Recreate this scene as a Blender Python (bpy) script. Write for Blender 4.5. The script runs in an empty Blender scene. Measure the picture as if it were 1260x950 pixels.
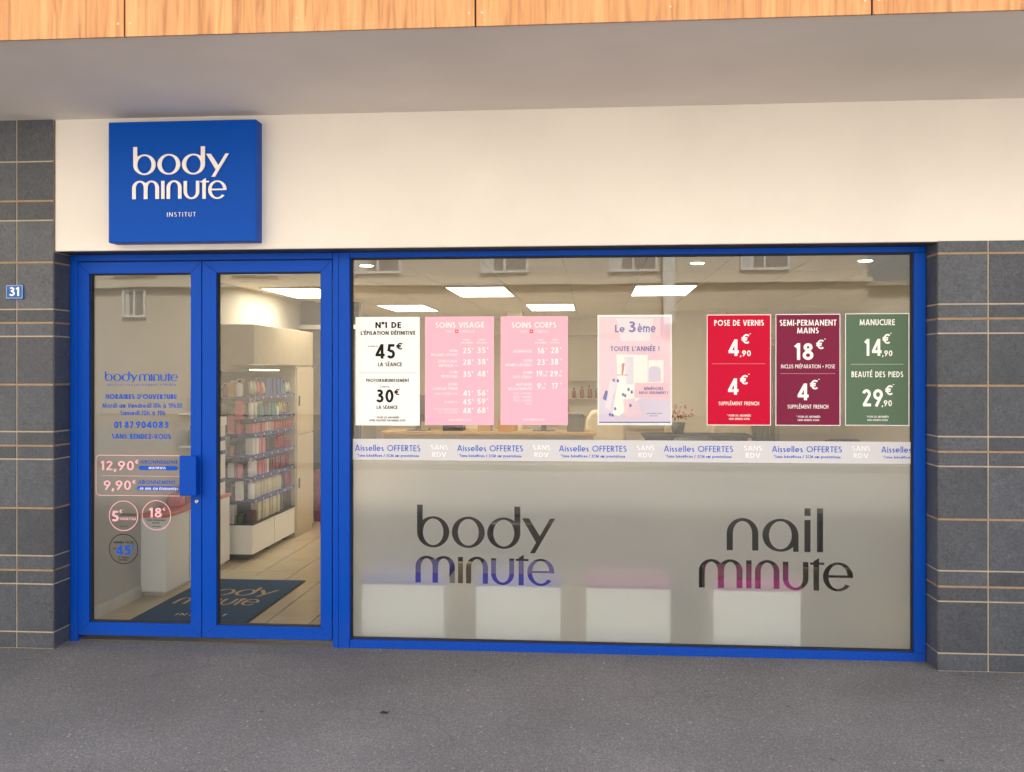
import bpy, bmesh, math, random
from mathutils import Vector
from mathutils.geometry import delaunay_2d_cdt
R = math.radians
random.seed(7)
sc = bpy.context.scene
col = sc.collection

# ------------------------------------------------------------------ camera
# metres: X along the shopfront, +Y into the shop, Z up; the blue frame's front is Y = 0
EYE, DIST, FPX, YAW, HOR = 1.70, 5.93, 1196.0, R(4.8), 458.0
CY, SY = math.cos(YAW), math.sin(YAW)
cam = bpy.data.cameras.new('camera')
cam.sensor_width = 36.0
cam.lens = FPX / 1260.0 * 36.0
cam.shift_y = -(475.0 - HOR) / 1260.0
cam.clip_end = 500
cam_ob = bpy.data.objects.new('camera', cam)
col.objects.link(cam_ob)
cam_ob.location = (0, -DIST, EYE)
cam_ob.rotation_euler = (R(90), 0, YAW)
sc.camera = cam_ob

# ------------------------------------------------------------------ sky, sun, exposure
SUN_EL, SUN_AZ = R(58), R(12)          # the sun stands behind the shop, the street front is in open shade
world = bpy.data.worlds.new('World')
sc.world = world
world.use_nodes = True
wn = world.node_tree.nodes
wl = world.node_tree.links
bg = wn['Background']
sky = wn.new('ShaderNodeTexSky')
sky.sky_type = 'NISHITA'
sky.sun_disc = False
sky.sun_elevation = SUN_EL
sky.sun_rotation = SUN_AZ
sky.air_density = 1.0
sky.dust_density = 4.0
sky.ozone_density = 1.0
hs = wn.new('ShaderNodeHueSaturation')   # a hazy, thinly clouded day: paler than a clear blue sky
hs.inputs['Saturation'].default_value = 0.52
wl.new(sky.outputs[0], hs.inputs['Color'])
wl.new(hs.outputs[0], bg.inputs['Color'])
bg.inputs['Strength'].default_value = 0.14
sun = bpy.data.lights.new('sun', 'SUN')
sun.energy = 5.0
sun.angle = R(10)
sun.color = (1.0, 0.95, 0.88)
sun_ob = bpy.data.objects.new('sun', sun)
col.objects.link(sun_ob)
sd = Vector((math.sin(SUN_AZ) * math.cos(SUN_EL), math.cos(SUN_AZ) * math.cos(SUN_EL), math.sin(SUN_EL)))
sun_ob.rotation_euler = sd.to_track_quat('Z', 'Y').to_euler()
vs = sc.view_settings
vs.view_transform = 'Standard'
vs.look = 'None'
vs.gamma = 1
vs.use_curve_mapping = False
vs.exposure = 2.05
sc.render.engine = 'CYCLES'
sc.cycles.use_denoising = True
sc.cycles.max_bounces = 8
sc.cycles.transparent_max_bounces = 24
sc.cycles.caustics_reflective = False
sc.cycles.caustics_refractive = True
sc.cycles.sample_clamp_indirect = 6.0

# ------------------------------------------------------------------ measuring: where a sight line meets a plane
def bp(u, v, Y):
    a = (u - 630.0) / FPX
    s = (Y + DIST) / (CY + SY * a)
    return s * (CY * a - SY), EYE - (v - HOR) * s / FPX

# ------------------------------------------------------------------ materials
M = {}
def new_mat(name):
    m = bpy.data.materials.new(name)
    m.use_nodes = True
    M[name] = m
    nt = m.node_tree
    return m, nt.nodes, nt.links, nt.nodes['Principled BSDF']

def srgb(r, g, b):
    f = lambda c: (c / 255.0) / 12.92 if c <= 10 else (((c / 255.0) + 0.055) / 1.055) ** 2.4
    return (f(r), f(g), f(b))

def mat(name, colr, rough=0.5, metal=0.0, var=0.06, scale=9.0, bump=0.0, bscale=120.0, spec=0.5, obj_rand=0.0, coat=0.0, splash=0.0):
    m, n, l, p = new_mat(name)
    p.inputs['Roughness'].default_value = rough
    p.inputs['Metallic'].default_value = metal
    p.inputs['Specular IOR Level'].default_value = spec
    p.inputs['Coat Weight'].default_value = coat
    tc = n.new('ShaderNodeTexCoord')
    nz = n.new('ShaderNodeTexNoise')
    nz.inputs['Scale'].default_value = scale
    nz.inputs['Detail'].default_value = 5
    l.new(tc.outputs['Object'], nz.inputs['Vector'])
    mr = n.new('ShaderNodeMapRange')
    mr.inputs['To Min'].default_value = 1 - var * 2
    mr.inputs['To Max'].default_value = 1 + var * 2
    l.new(nz.outputs['Fac'], mr.inputs['Value'])
    val = mr.outputs[0]
    if obj_rand:
        oi = n.new('ShaderNodeObjectInfo')
        mo = n.new('ShaderNodeMapRange')
        mo.inputs['To Min'].default_value = 1 - obj_rand
        mo.inputs['To Max'].default_value = 1 + obj_rand
        l.new(oi.outputs['Random'], mo.inputs['Value'])
        mm = n.new('ShaderNodeMath'); mm.operation = 'MULTIPLY'
        l.new(val, mm.inputs[0]); l.new(mo.outputs[0], mm.inputs[1])
        val = mm.outputs[0]
    vm = n.new('ShaderNodeVectorMath'); vm.operation = 'SCALE'
    vm.inputs[0].default_value = colr
    l.new(val, vm.inputs['Scale'])
    bc = vm.outputs[0]
    if splash:
        sx = n.new('ShaderNodeSeparateXYZ'); l.new(tc.outputs['Object'], sx.inputs[0])
        hz = n.new('ShaderNodeMapRange'); hz.inputs['From Min'].default_value = 0.0; hz.inputs['From Max'].default_value = 0.22; hz.inputs['To Min'].default_value = 1.0; hz.inputs['To Max'].default_value = 0.0
        l.new(sx.outputs['Z'], hz.inputs['Value'])
        sn = n.new('ShaderNodeTexNoise'); sn.inputs['Scale'].default_value = 85; sn.inputs['Detail'].default_value = 6; l.new(tc.outputs['Object'], sn.inputs['Vector'])
        sr = n.new('ShaderNodeMapRange'); sr.inputs['From Min'].default_value = .42; sr.inputs['From Max'].default_value = .7; l.new(sn.outputs['Fac'], sr.inputs['Value'])
        sm_ = n.new('ShaderNodeMath'); sm_.operation = 'MULTIPLY'; l.new(hz.outputs[0], sm_.inputs[0]); l.new(sr.outputs[0], sm_.inputs[1])
        s2 = n.new('ShaderNodeMath'); s2.operation = 'MULTIPLY'; s2.inputs[1].default_value = splash; l.new(sm_.outputs[0], s2.inputs[0])
        mxd = n.new('ShaderNodeMix'); mxd.data_type = 'RGBA'; l.new(s2.outputs[0], mxd.inputs[0]); l.new(bc, mxd.inputs[6]); mxd.inputs[7].default_value = (.16, .14, .12, 1)
        bc = mxd.outputs[2]
    l.new(bc, p.inputs['Base Color'])
    if bump:
        nb = n.new('ShaderNodeTexNoise')
        nb.inputs['Scale'].default_value = bscale
        nb.inputs['Detail'].default_value = 4
        l.new(tc.outputs['Object'], nb.inputs['Vector'])
        bm_ = n.new('ShaderNodeBump')
        bm_.inputs['Strength'].default_value = bump
        bm_.inputs['Distance'].default_value = 0.004
        l.new(nb.outputs['Fac'], bm_.inputs['Height'])
        l.new(bm_.outputs[0], p.inputs['Normal'])
    return m

# ------------------------------------------------------------------ mesh helpers
class MB:
    def __init__(self): self.v = []; self.f = []
    def box(self, x0, x1, y0, y1, z0, z1):
        b = len(self.v)
        self.v += [(x0,y0,z0),(x1,y0,z0),(x1,y1,z0),(x0,y1,z0),(x0,y0,z1),(x1,y0,z1),(x1,y1,z1),(x0,y1,z1)]
        for q in ((0,3,2,1),(4,5,6,7),(0,1,5,4),(1,2,6,5),(2,3,7,6),(3,0,4,7)):
            self.f.append(tuple(b + i for i in q))
        return self
    def prism(self, pts, y0, y1):
        # pts: (x, z) outline, counter-clockwise seen from the street; extruded y0..y1
        b = len(self.v); k = len(pts)
        self.v += [(x, y0, z) for x, z in pts] + [(x, y1, z) for x, z in pts]
        self.f.append(tuple(b + i for i in range(k)))
        self.f.append(tuple(b + k + i for i in reversed(range(k))))
        for i in range(k):
            j = (i + 1) % k
            self.f.append((b + j, b + i, b + k + i, b + k + j))
        return self
    def lathe(self, prof, cx=0, cy=0, n=12):
        # prof: (radius, z) upwards
        b = len(self.v)
        for r, z in prof:
            for i in range(n):
                t = 2 * math.pi * i / n
                self.v.append((cx + r * math.cos(t), cy + r * math.sin(t), z))
        for k in range(len(prof) - 1):
            for i in range(n):
                j = (i + 1) % n
                self.f.append((b + k*n + i, b + k*n + j, b + (k+1)*n + j, b + (k+1)*n + i))
        self.f.append(tuple(b + i for i in reversed(range(n))))
        self.f.append(tuple(b + (len(prof)-1)*n + i for i in range(n)))
        return self
    def tube(self, pts, r, n=8):
        pts = [Vector(p) for p in pts]
        b = len(self.v)
        for i, p in enumerate(pts):
            d = (pts[min(i+1, len(pts)-1)] - pts[max(i-1, 0)]).normalized()
            up = Vector((0,0,1)) if abs(d.z) < 0.9 else Vector((1,0,0))
            a = d.cross(up).normalized(); c = a.cross(d)
            for k in range(n):
                t = 2*math.pi*k/n
                self.v.append(tuple(p + a*r*math.cos(t) + c*r*math.sin(t)))
        for i in range(len(pts)-1):
            for k in range(n):
                j = (k+1) % n
                self.f.append((b+i*n+k, b+i*n+j, b+(i+1)*n+j, b+(i+1)*n+k))
        self.f.append(tuple(b+k for k in range(n)))
        self.f.append(tuple(b+(len(pts)-1)*n+k for k in reversed(range(n))))
        return self
    def mesh(self, name, m=None, smooth=False):
        me = bpy.data.meshes.new(name)
        me.from_pydata(self.v, [], self.f)
        bm = bmesh.new(); bm.from_mesh(me)
        bmesh.ops.recalc_face_normals(bm, faces=bm.faces)
        bm.to_mesh(me); bm.free()
        if m: me.materials.append(M[m])
        if smooth:
            for p in me.polygons: p.use_smooth = True
        return me
    def build(self, name, m, parent=None, smooth=False, bevel=0.0, loc=None, seg=2):
        return link(name, self.mesh(name, m, smooth), parent, bevel, loc, seg)

def link(name, me, parent=None, bevel=0.0, loc=None, seg=2):
    o = bpy.data.objects.new(name, me)
    col.objects.link(o)
    if parent is not None: o.parent = parent
    if loc is not None: o.location = loc
    if bevel:
        md = o.modifiers.new('bevel', 'BEVEL')
        md.width = bevel; md.segments = seg; md.limit_method = 'ANGLE'
    return o

def tag(o, label=None, cat=None, group=None, kind=None):
    if label: o['label'] = label
    if cat: o['category'] = cat
    if group: o['group'] = group
    if kind: o['kind'] = kind
    return o

def empty(name, loc=(0,0,0), parent=None):
    o = bpy.data.objects.new(name, None)
    o.empty_display_size = 0.1
    col.objects.link(o)
    o.location = loc
    if parent is not None: o.parent = parent
    return o

def at(o, root):
    # a part built in world coordinates under a root that stands elsewhere
    o.parent = root
    o.matrix_parent_inverse.translation = -Vector(root.location)
    return o

# ------------------------------------------------------------------ lettering: strokes of a geometric sans, merged per glyph
def arc(cx, cy, rx, ry, a0, a1, n=None):
    n = n or max(4, int(abs(a1 - a0) / 15))
    return [(cx + rx*math.cos(R(a0 + (a1-a0)*i/n)), cy + ry*math.sin(R(a0 + (a1-a0)*i/n))) for i in range(n+1)]

def strokes(ch, w):
    h = w / 2; T = 1 - h; B = h
    def rg(cx, cy, rx, ry): return arc(cx, cy, rx-h, ry-h, 0, 360, 24)
    S = {}
    base = {'É':'E','È':'E','Ê':'E','À':'A','è':'e','à':'a','é':'e'}
    if ch in base:
        st, W = strokes(base[ch], w)
        up = ch in 'ÉÈÊÀ'
        y0 = 1.08 if up else 0.74
        c = W/2
        if ch in 'Éé': st = st + [[(c-.03, y0), (c+.13, y0+.22)]]
        else: st = st + [[(c+.03, y0), (c-.13, y0+.22)]]
        return st, W
    if ch == 'A': W=.76; return [[(h*.9,0),(W/2-h*.25,1)],[(W-h*.9,0),(W/2+h*.25,1)],[(W*.2,.28),(W*.8,.28)]], W
    if ch == 'B': W=.52; return [[(h,0),(h,1)],[(h,T),(.24,T)]+arc(.24,.76,.24-h,.24-h,90,-90)+[(h,.52)],[(h,.52),(.26,.52)]+arc(.26,.26+h*.5,.26-h,.26-h*.5,90,-90)[1:]+[(h,B)]], W
    if ch == 'C': W=.7; return [arc(.5,.5,.5-h,.5-h,52,308)], W
    if ch == 'D': W=.66; return [[(h,0),(h,1)],[(h,T),(.2,T)]+arc(.2,.5,.46-h,.5-h,90,-90)[1:]+[(h,B)]], W
    if ch == 'E': W=.46; return [[(h,0),(h,1)],[(h,T),(W,T)],[(h,.52),(W*.95,.52)],[(h,B),(W,B)]], W
    if ch == 'F': W=.44; return [[(h,0),(h,1)],[(h,T),(W,T)],[(h,.5),(W*.95,.5)]], W
    if ch == 'G': W=.84; return [arc(.5,.5,.5-h,.5-h,48,350),[(.5,.46),(1-h*.9-.0,.46)]], .98
    if ch == 'H': W=.64; return [[(h,0),(h,1)],[(W-h,0),(W-h,1)],[(h,.53),(W-h,.53)]], W
    if ch == 'I': return [[(h,0),(h,1)]], w
    if ch == 'J': W=.3; return [[(W-h,1),(W-h,.16)]+arc(W-h-.14,.16,.14,.16-h,0,-100)], W
    if ch == 'L': W=.42; return [[(h,0),(h,1)],[(h,B),(W,B)]], W
    if ch == 'M': W=.9; return [[(h*.9,0),(.14+h*.4,1)],[(.14,1-h*.5),(W/2,h*.8)],[(W/2,h*.8),(W-.14,1-h*.5)],[(W-h*.9,0),(W-.14-h*.4,1)]], W
    if ch == 'N': W=.7; return [[(h,0),(h,1)],[(W-h,0),(W-h,1)],[(h,1-h*.6),(W-h,h*.6)]], W
    if ch == 'O': return [rg(.48,.5,.48,.5)], .96
    if ch == 'P': W=.5; return [[(h,0),(h,1)],[(h,T),(.23,T)]+arc(.23,.72,.27-h,.28-h,90,-90)[1:]+[(h,.44+h)]], W
    if ch == 'Q': return [rg(.48,.5,.48,.5),[(.55,.35),(.95,0)]], .96
    if ch == 'R': W=.54; return [[(h,0),(h,1)],[(h,T),(.23,T)]+arc(.23,.72,.27-h,.28-h,90,-90)[1:]+[(h,.44+h)],[(.2,.46),(W-h*.8,0)]], W
    if ch == 'S': W=.5; return [arc(.25,.745,.235-h,.255-h,40,250,12)+arc(.25,.275,.25-h,.275-h,78,-140,12)], W
    if ch == 'T': W=.5; return [[(W/2,0),(W/2,1)],[(0,T),(W,T)]], W
    if ch == 'U': W=.6; return [[(h,1),(h,.3)]+arc(W/2,.3,W/2-h,.3-h,180,360)[1:]+[(W-h,1)]], W
    if ch == 'V': W=.7; return [[(h*.9,1),(W/2-h*.2,0)],[(W-h*.9,1),(W/2+h*.2,0)]], W
    if ch == 'W': W=1.06; return [[(h*.9,1),(.28,0)],[(.28,0),(W/2,1)],[(W/2,1),(W-.28,0)],[(W-h*.9,1),(W-.28,0)]], W
    if ch == 'X': W=.64; return [[(h,0),(W-h,1)],[(h,1),(W-h,0)]], W
    if ch == 'Y': W=.62; return [[(h*.9,1),(W/2,.45)],[(W-h*.9,1),(W/2,.45)],[(W/2,0),(W/2,.5)]], W
    if ch == 'Z': W=.54; return [[(0,T),(W-h,T)],[(W-h*1.2,T),(h*1.2,B)],[(h,B),(W,B)]], W
    if ch == '0': return [rg(.29,.5,.29,.5)], .58
    if ch == '1': W=.26; return [[(W-h,0),(W-h,1)],[(0,.80-h*.4),(W-h,1-h*.8)]], W
    if ch == '2': W=.54; return [arc(.27,.72,.26-h,.28-h,170,-38,14)+[(h*1.3,B)],[(h*.6,B),(W,B)]], W
    if ch == '3': W=.54; return [arc(.26,.755,.235-h,.245-h,150,-90,14)+[(.2,.51)],[(.2,.53)]+arc(.26,.27+h*.3,.28-h,.27-h*.7,90,-155,14)], W
    if ch == '4': W=.62; return [[(.45,0),(.45,1)],[(.45-h*.2,1-h*.6),(h*1.1,.26)],[(h*.3,.25),(W,.25)]], W
    if ch == '5': W=.54; return [[(.5,T),(.17,T)],[(.19,1),(.10+h*.3,.50)],arc(.26,.31,.28-h,.31-h,122,-150,16)], W
    if ch == '6': W=.58; return [rg(.29,.31,.29,.31),[(.41,1),(h*1.35,.41)]], W
    if ch == '7': W=.52; return [[(0,T),(W-h*.6,T)],[(W-h,T+h*.6),(.17,0)]], W
    if ch == '8': W=.56; return [rg(.28,.755,.235,.245),rg(.28,.28,.28,.28)], W
    if ch == '9': W=.58; return [rg(.29,.69,.29,.31),[(.17,0),(.58-h*1.35,.59)]], W
    if ch == '€': W=.66; return [arc(.48,.5,.40-h,.5-h,48,312),[(0,.6),(.55,.6)],[(0,.4),(.52,.4)]], W
    x = .70
    if ch == 'a': W=.62; return [rg(.31,x/2,.31,x/2),[(W-h,0),(W-h,x)]], W
    if ch == 'd': W=.62; return [rg(.31,x/2,.31,x/2),[(W-h,0),(W-h,1.04)]], W
    if ch == 'e': W=.62; return [arc(.31,x/2,.31-h,x/2-h,0,312,20),[(.05,x/2-h*.2),(W-h*.4,x/2-h*.2)]], W
    if ch == 'h': W=.5; return [[(h,0),(h,1.04)],arc(W/2,.36,W/2-h,.30-h,180,0)+[(W-h,0)]], W
    if ch == 'i': return [[(h,0),(h,x)],[(h,.8),(h,.8+w*1.1)]], w
    if ch == 'l': return [[(h,0),(h,1.04)]], w
    if ch == 'm': W=.86; return [[(h,0),(h,x)],arc(W/4+h/2,.42,W/4-h/2,.24-h,180,0)+[(W/2,0)],arc(W*.75-h/2,.42,W/4-h/2,.24-h,180,0)+[(W-h,0)]], W
    if ch == 'n': W=.5; return [[(h,0),(h,x)],arc(W/2,.36,W/2-h,.30-h,180,0)+[(W-h,0)]], W
    if ch == 'o': return [rg(.33,x/2,.33,x/2)], .66
    if ch == 'b': W=.62; return [rg(.31,x/2,.31,x/2),[(h,0),(h,1.04)]], W
    if ch == 'p': W=.62; return [rg(.31,x/2,.31,x/2),[(h,-.3),(h,x)]], W
    if ch == 'c': return [arc(.33,x/2,.33-h,x/2-h,52,308)], .5
    if ch == 'f': W=.32; return [[(.12,0),(.12,.85)]+arc(.24,.85,.12,.15-h,180,80),[(0,x-h),(W,x-h)]], W
    if ch == 't': W=.3; return [[(W/2,0),(W/2,.9)],[(0,x-h),(W,x-h)]], W
    if ch == 'r': W=.3; return [[(h,0),(h,x)],arc(.3,.36,.3-h,.30-h,180,80)], W
    if ch == 's': W=.36; return [arc(.18,.49,.17-h*.8,.17-h,40,250,10)+arc(.18,.18,.18-h*.8,.18-h,78,-140,10)], W
    if ch == 'u': W=.5; return [[(h,x),(h,.28)]+arc(W/2,.28,W/2-h,.28-h,180,360)[1:]+[(W-h,.28)],[(W-h,x),(W-h,0)]], W
    if ch == 'v': W=.48; return [[(h*.9,x),(W/2,0)],[(W-h*.9,x),(W/2,0)]], W
    if ch == ' ': return [], .3
    if ch == ',': W=.16; return [[(.11,.13),(.02,-.16)]], W
    if ch == '.': return [[(h,0),(h,w*1.1)]], w
    if ch == "'": return [[(.09,1),(.05,.72)]], .13
    if ch == '-': return [[(0,.36),(.26,.36)]], .26
    if ch == '+': return [[(0,.45),(.4,.45)],[(.2,.25),(.2,.65)]], .4
    if ch == '/': return [[(0,-.1),(.34,1.05)]], .34
    if ch == '!': return [[(h,.28),(h,1)],[(h,0),(h,w*1.1)]], w
    if ch == '°': return [arc(.14,.83,.14-h*.5,.17-h*.5,0,360,14)], .28
    if ch == '*': return [[(.16+.14*math.cos(R(a)),.86+.14*math.sin(R(a))),(.16-.14*math.cos(R(a)),.86-.14*math.sin(R(a)))] for a in (90,30,150)], .32
    return [], .3

def stroke_quads(pts, w, V, F):
    h = w / 2
    P = [Vector(p) for p in pts]
    n = len(P)
    closed = n > 3 and (P[0] - P[-1]).length < 1e-6
    if closed: P = P[:-1]; n -= 1
    Ls = []; Rs = []
    for i in range(n):
        if closed:
            d0 = (P[i] - P[i-1]).normalized(); d1 = (P[(i+1) % n] - P[i]).normalized()
        else:
            d1 = (P[min(i+1, n-1)] - P[min(i, n-2)]).normalized()
            d0 = (P[max(i, 1)] - P[max(i-1, 0)]).normalized()
        t = d0 + d1
        t = t.normalized() if t.length > 1e-6 else d1
        nrm = Vector((-t.y, t.x))
        c = max(0.45, nrm.dot(Vector((-d1.y, d1.x))))
        Ls.append(P[i] + nrm*h/c); Rs.append(P[i] - nrm*h/c)
    b = len(V)
    for i in range(n): V.append(Rs[i]); V.append(Ls[i])
    m = n if closed else n - 1
    for i in range(m):
        j = (i+1) % n
        F.append([b+2*i, b+2*j, b+2*j+1, b+2*i+1])

def ccw(F, V):
    out = []
    for f in F:
        a = sum(V[f[i]].x*V[f[(i+1)%len(f)]].y - V[f[(i+1)%len(f)]].x*V[f[i]].y for i in range(len(f)))
        if abs(a) < 1e-10: continue
        out.append(f if a > 0 else f[::-1])
    return out

def union(V, F, minus_from=None):
    F = ccw(F, V)
    base = None
    if minus_from:
        b = len(V); V = V + [Vector(p) for p in minus_from]
        base = len(F); F = F + [list(range(b, b + len(minus_from)))]
    v, e, f, ov, oe, of = delaunay_2d_cdt(V, [], F, 0, 1e-6)
    tris = []
    for t, src in zip(f, of):
        if base is None:
            if src: tris.append(t)
        elif base in src and len(src) == 1: tris.append(t)
    return [(p.x, p.y) for p in v], [tuple(t) for t in tris]

_gc = {}
def glyph(ch, w):
    k = (ch, round(w, 3))
    if k not in _gc:
        st, W = strokes(ch, w)
        V = []; F = []
        for s in st: stroke_quads(s, w, V, F)
        _gc[k] = (union(V, F) if F else ([], [])) + (W,)
    return _gc[k]

def text2d(s, w=.15, sp=.13):
    V = []; F = []; x = 0
    for ch in s:
        gv, gf, W = glyph(ch, w)
        b = len(V)
        V += [(x + a, c) for a, c in gv]
        F += [tuple(b + i for i in t) for t in gf]
        x += W + sp
    return V, F, x - sp

# ---- the rounded two-weight logo letters, drawn in their own units (y down), then fitted to a box
def ring_faces(V, F, cx, cy, rx, ry, ix, iy, a0=0, a1=360, n=36):
    b = len(V)
    for i in range(n + 1):
        t = R(a0 + (a1 - a0) * i / n)
        V.append(Vector((cx + ix*math.cos(t), cy + iy*math.sin(t)))); V.append(Vector((cx + rx*math.cos(t), cy + ry*math.sin(t))))
    for i in range(n): F.append([b+2*i, b+2*i+1, b+2*i+3, b+2*i+2])
def poly(V, F, *pts):
    b = len(V); V += [Vector(p) for p in pts]; F.append(list(range(b, b + len(pts))))
def rect(V, F, x0, y0, x1, y1): poly(V, F, (x0,y0),(x1,y0),(x1,y1),(x0,y1))
def arch(V, F, x0, x1, ytop, ybot, leg, thin, flip=1):
    # an n-shaped arch; flip = -1 draws a u (ytop is then its lowest line)
    cx = (x0+x1)/2; rx = (x1-x0)/2; ry = rx*.98*flip
    cy = ytop + ry
    n = 24; b = len(V)
    for i in range(n+1):
        t = math.pi * i / n
        V.append(Vector((cx - (rx-leg)*math.cos(t), cy - (ry-thin*flip)*math.sin(t))))
        V.append(Vector((cx - rx*math.cos(t), cy - ry*math.sin(t))))
    for i in range(n): F.append([b+2*i, b+2*i+1, b+2*i+3, b+2*i+2])
    rect(V, F, x0, cy, x0+leg, ybot); rect(V, F, x1-leg, cy, x1, ybot)
def logo_body(V, F, dx=0, dy=0):
    ring_faces(V, F, 209+dx, 287+dy, 126, 122, 80, 104); rect(V, F, 83+dx, 75+dy, 127+dx, 290+dy)
    ring_faces(V, F, 483+dx, 287+dy, 128, 122, 81, 104)
    ring_faces(V, F, 758+dx, 290+dy, 128, 122, 81, 104); rect(V, F, 840+dx, 82+dy, 886+dx, 292+dy)
    poly(V, F, (900+dx,172+dy),(952+dx,172+dy),(1042+dx,318+dy),(1014+dx,372+dy))
    poly(V, F, (1114+dx,172+dy),(1153+dx,172+dy),(998+dx,443+dy),(959+dx,443+dy))
def logo_minute(V, F, dx=0, dy=0, X0=0):
    arch(V, F, 70+dx, 246+dx, 475+dy, 685+dy, 42, 19); arch(V, F, 205+dx, 378+dx, 475+dy, 685+dy, 42, 19)
    rect(V, F, 403+dx, 480+dy, 441+dx, 685+dy)
    arch(V, F, 465+dx, 636+dx, 476+dy, 686+dy, 40, 19)
    arch(V, F, 660+dx, 838+dx, 693+dy, 486+dy, 38, 19, -1)
    poly(V, F, (873+dx,480+dy),(912+dx,455+dy),(912+dx,692+dy),(873+dx,692+dy)); rect(V, F, 850+dx, 488+dy, 948+dx, 505+dy)
    ring_faces(V, F, 1043+dx, 590+dy, 104, 105, 66, 88, 38, 360); rect(V, F, 975+dx, 579+dy, 1146+dx, 596+dy)
def logo_nail(V, F):
    arch(V, F, 265, 500, 138, 378, 46, 22)
    ring_faces(V, F, 663, 262, 133, 122, 84, 104); rect(V, F, 757, 255, 797, 383)
    rect(V, F, 840, 60, 885, 117); rect(V, F, 840, 147, 885, 383); rect(V, F, 932, 60, 977, 383)
def fit(V, x0, x1, z0, z1):
    # into metres: left, right, top, bottom
    xs = [p.x for p in V]; ys = [p.y for p in V]
    a, b, c, d = min(xs), max(xs), min(ys), max(ys)
    return [Vector((x0 + (p.x-a)/(b-a)*(x1-x0), z0 + (p.y-c)/(d-c)*(z1-z0))) for p in V]

def flat_mesh(name, V2, F, Y, m):
    # V2 in (x, z) of the shopfront; faces the street
    me = bpy.data.meshes.new(name)
    me.from_pydata([(x, Y, z) for x, z in V2], [], F)
    me.materials.append(M[m])
    return me

def write(s, u0, u1, v0, v1, Y, m, parent, w=.15, sp=.13, name='lettering'):
    # one line of lettering: capitals fill v0..v1, the line fills u0..u1 of the shopfront
    V, F, wd = text2d(s, w, sp)
    x0, zb = bp(u0, v1, Y); x1, _ = bp(u1, v1, Y)
    um = (u0+u1)/2
    zt = bp(um, v0, Y)[1]; zb = bp(um, v1, Y)[1]
    k = (x1-x0)/wd
    me = flat_mesh(name, [(x0 + a*k, zb + c*(zt-zb)) for a, c in V], F, Y, m)
    return link(name, me, parent)

def slab(u0, u1, v0, v1, Y, t, m, parent, name, bevel=0):
    x0, z1 = bp(u0, v0, Y); x1, z0 = bp(u1, v1, Y)
    z1 = bp((u0+u1)/2, v0, Y)[1]; z0 = bp((u0+u1)/2, v1, Y)[1]
    return MB().box(x0, x1, Y, Y+t, z0, z1).build(name, m, parent, bevel=bevel)

# ================================================================== materials
mat('blue_frame', (0.0005, 0.066, 0.46), 0.42, spec=0.11, splash=0.16, var=0.03, scale=3, bump=0.05, bscale=300)
mat('blue_sign', (0.0005, 0.072, 0.44), 0.40, spec=0.09, var=0.03, scale=2)
mat('gasket', (0.012, 0.012, 0.013), 0.7)
mat('cream_render', (0.77, 0.735, 0.69), 0.9, var=0.07, scale=1.1, bump=0.35, bscale=160)
mat('soffit_paint', (0.79, 0.735, 0.68), 0.9, var=0.09, scale=0.9, bump=0.25, bscale=140)
mat('grout', (0.50, 0.43, 0.33), 0.9, var=0.12, scale=22)
mat('tan_joint', (0.36, 0.245, 0.15), 0.85, var=0.12, scale=26)
mat('white_paint', (0.78, 0.77, 0.75), 0.5)
mat('lettering_white', (0.84, 0.82, 0.80), 0.5, var=0.01)
mat('ink_white', (0.92, 0.92, 0.92), 0.6, spec=0.12, var=0.0)
mat('ink_black', (0.010, 0.010, 0.012), 0.6, spec=0.12, var=0.0)
mat('vinyl_blue', (0.010, 0.095, 0.60), 0.5, spec=0.12, var=0.0)
mat('vinyl_pink', (0.95, 0.50, 0.58), 0.5, spec=0.12, var=0.0)
mat('vinyl_black', (0.012, 0.012, 0.012), 0.5, spec=0.12, var=0.0)
mat('paper_white', (0.93, 0.93, 0.94), 0.55, spec=0.12, var=0.008, scale=3)
mat('paper_pink', (0.93, 0.47, 0.60), 0.55, spec=0.12, var=0.008, scale=3)
mat('paper_red', (0.56, 0.0012, 0.036), 0.5, spec=0.12, var=0.01, scale=3)
mat('paper_plum', (0.200, 0.016, 0.058), 0.5, spec=0.12, var=0.01, scale=3)
mat('paper_green', (0.105, 0.175, 0.115), 0.5, spec=0.12, var=0.01, scale=3)
mat('paper_rose', (0.87, 0.60, 0.76), 0.5, spec=0.12, var=0.04, scale=5)
mat('paper_lilac', (0.70, 0.61, 0.83), 0.5, spec=0.12, var=0.03, scale=6)
mat('paper_pale', (0.80, 0.74, 0.90), 0.5, spec=0.12, var=0.02, scale=6)
mat('paper_blush', (0.90, 0.56, 0.69), 0.5, spec=0.12, var=0.02, scale=6)
mat('ink_red', (0.75, 0.02, 0.015), 0.5, spec=0.12, var=0.0)
mat('ink_violet', (0.09, 0.075, 0.42), 0.5, spec=0.12, var=0.0)
mat('ink_cobalt', (0.05, 0.10, 0.52), 0.5, spec=0.12, var=0.02)
mat('rule_grey', (0.62, 0.62, 0.62), 0.6, spec=0.12, var=0.0)
mat('rule_rose', (0.72, 0.30, 0.36), 0.6, spec=0.12, var=0.0)
mat('banner_film', (0.64, 0.64, 0.68), 0.45, spec=0.12, var=0.01, scale=3)
mat('plate_blue', (0.004, 0.11, 0.42), 0.3, var=0.02, spec=0.25)
mat('steel', (0.55, 0.55, 0.56), 0.35, metal=1.0, var=0.08)
mat('brass', (0.5, 0.42, 0.3), 0.4, metal=1.0)
mat('dark_steel', (0.10, 0.10, 0.10), 0.55, metal=0.6)
mat('shade_dirt', (0.045, 0.042, 0.04), 0.6)  # near-black tone standing for shade and dirt under the lintel
mat('kerb_stone', (0.30, 0.29, 0.28), 0.85, var=0.12, scale=30, bump=0.4, bscale=200)
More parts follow.
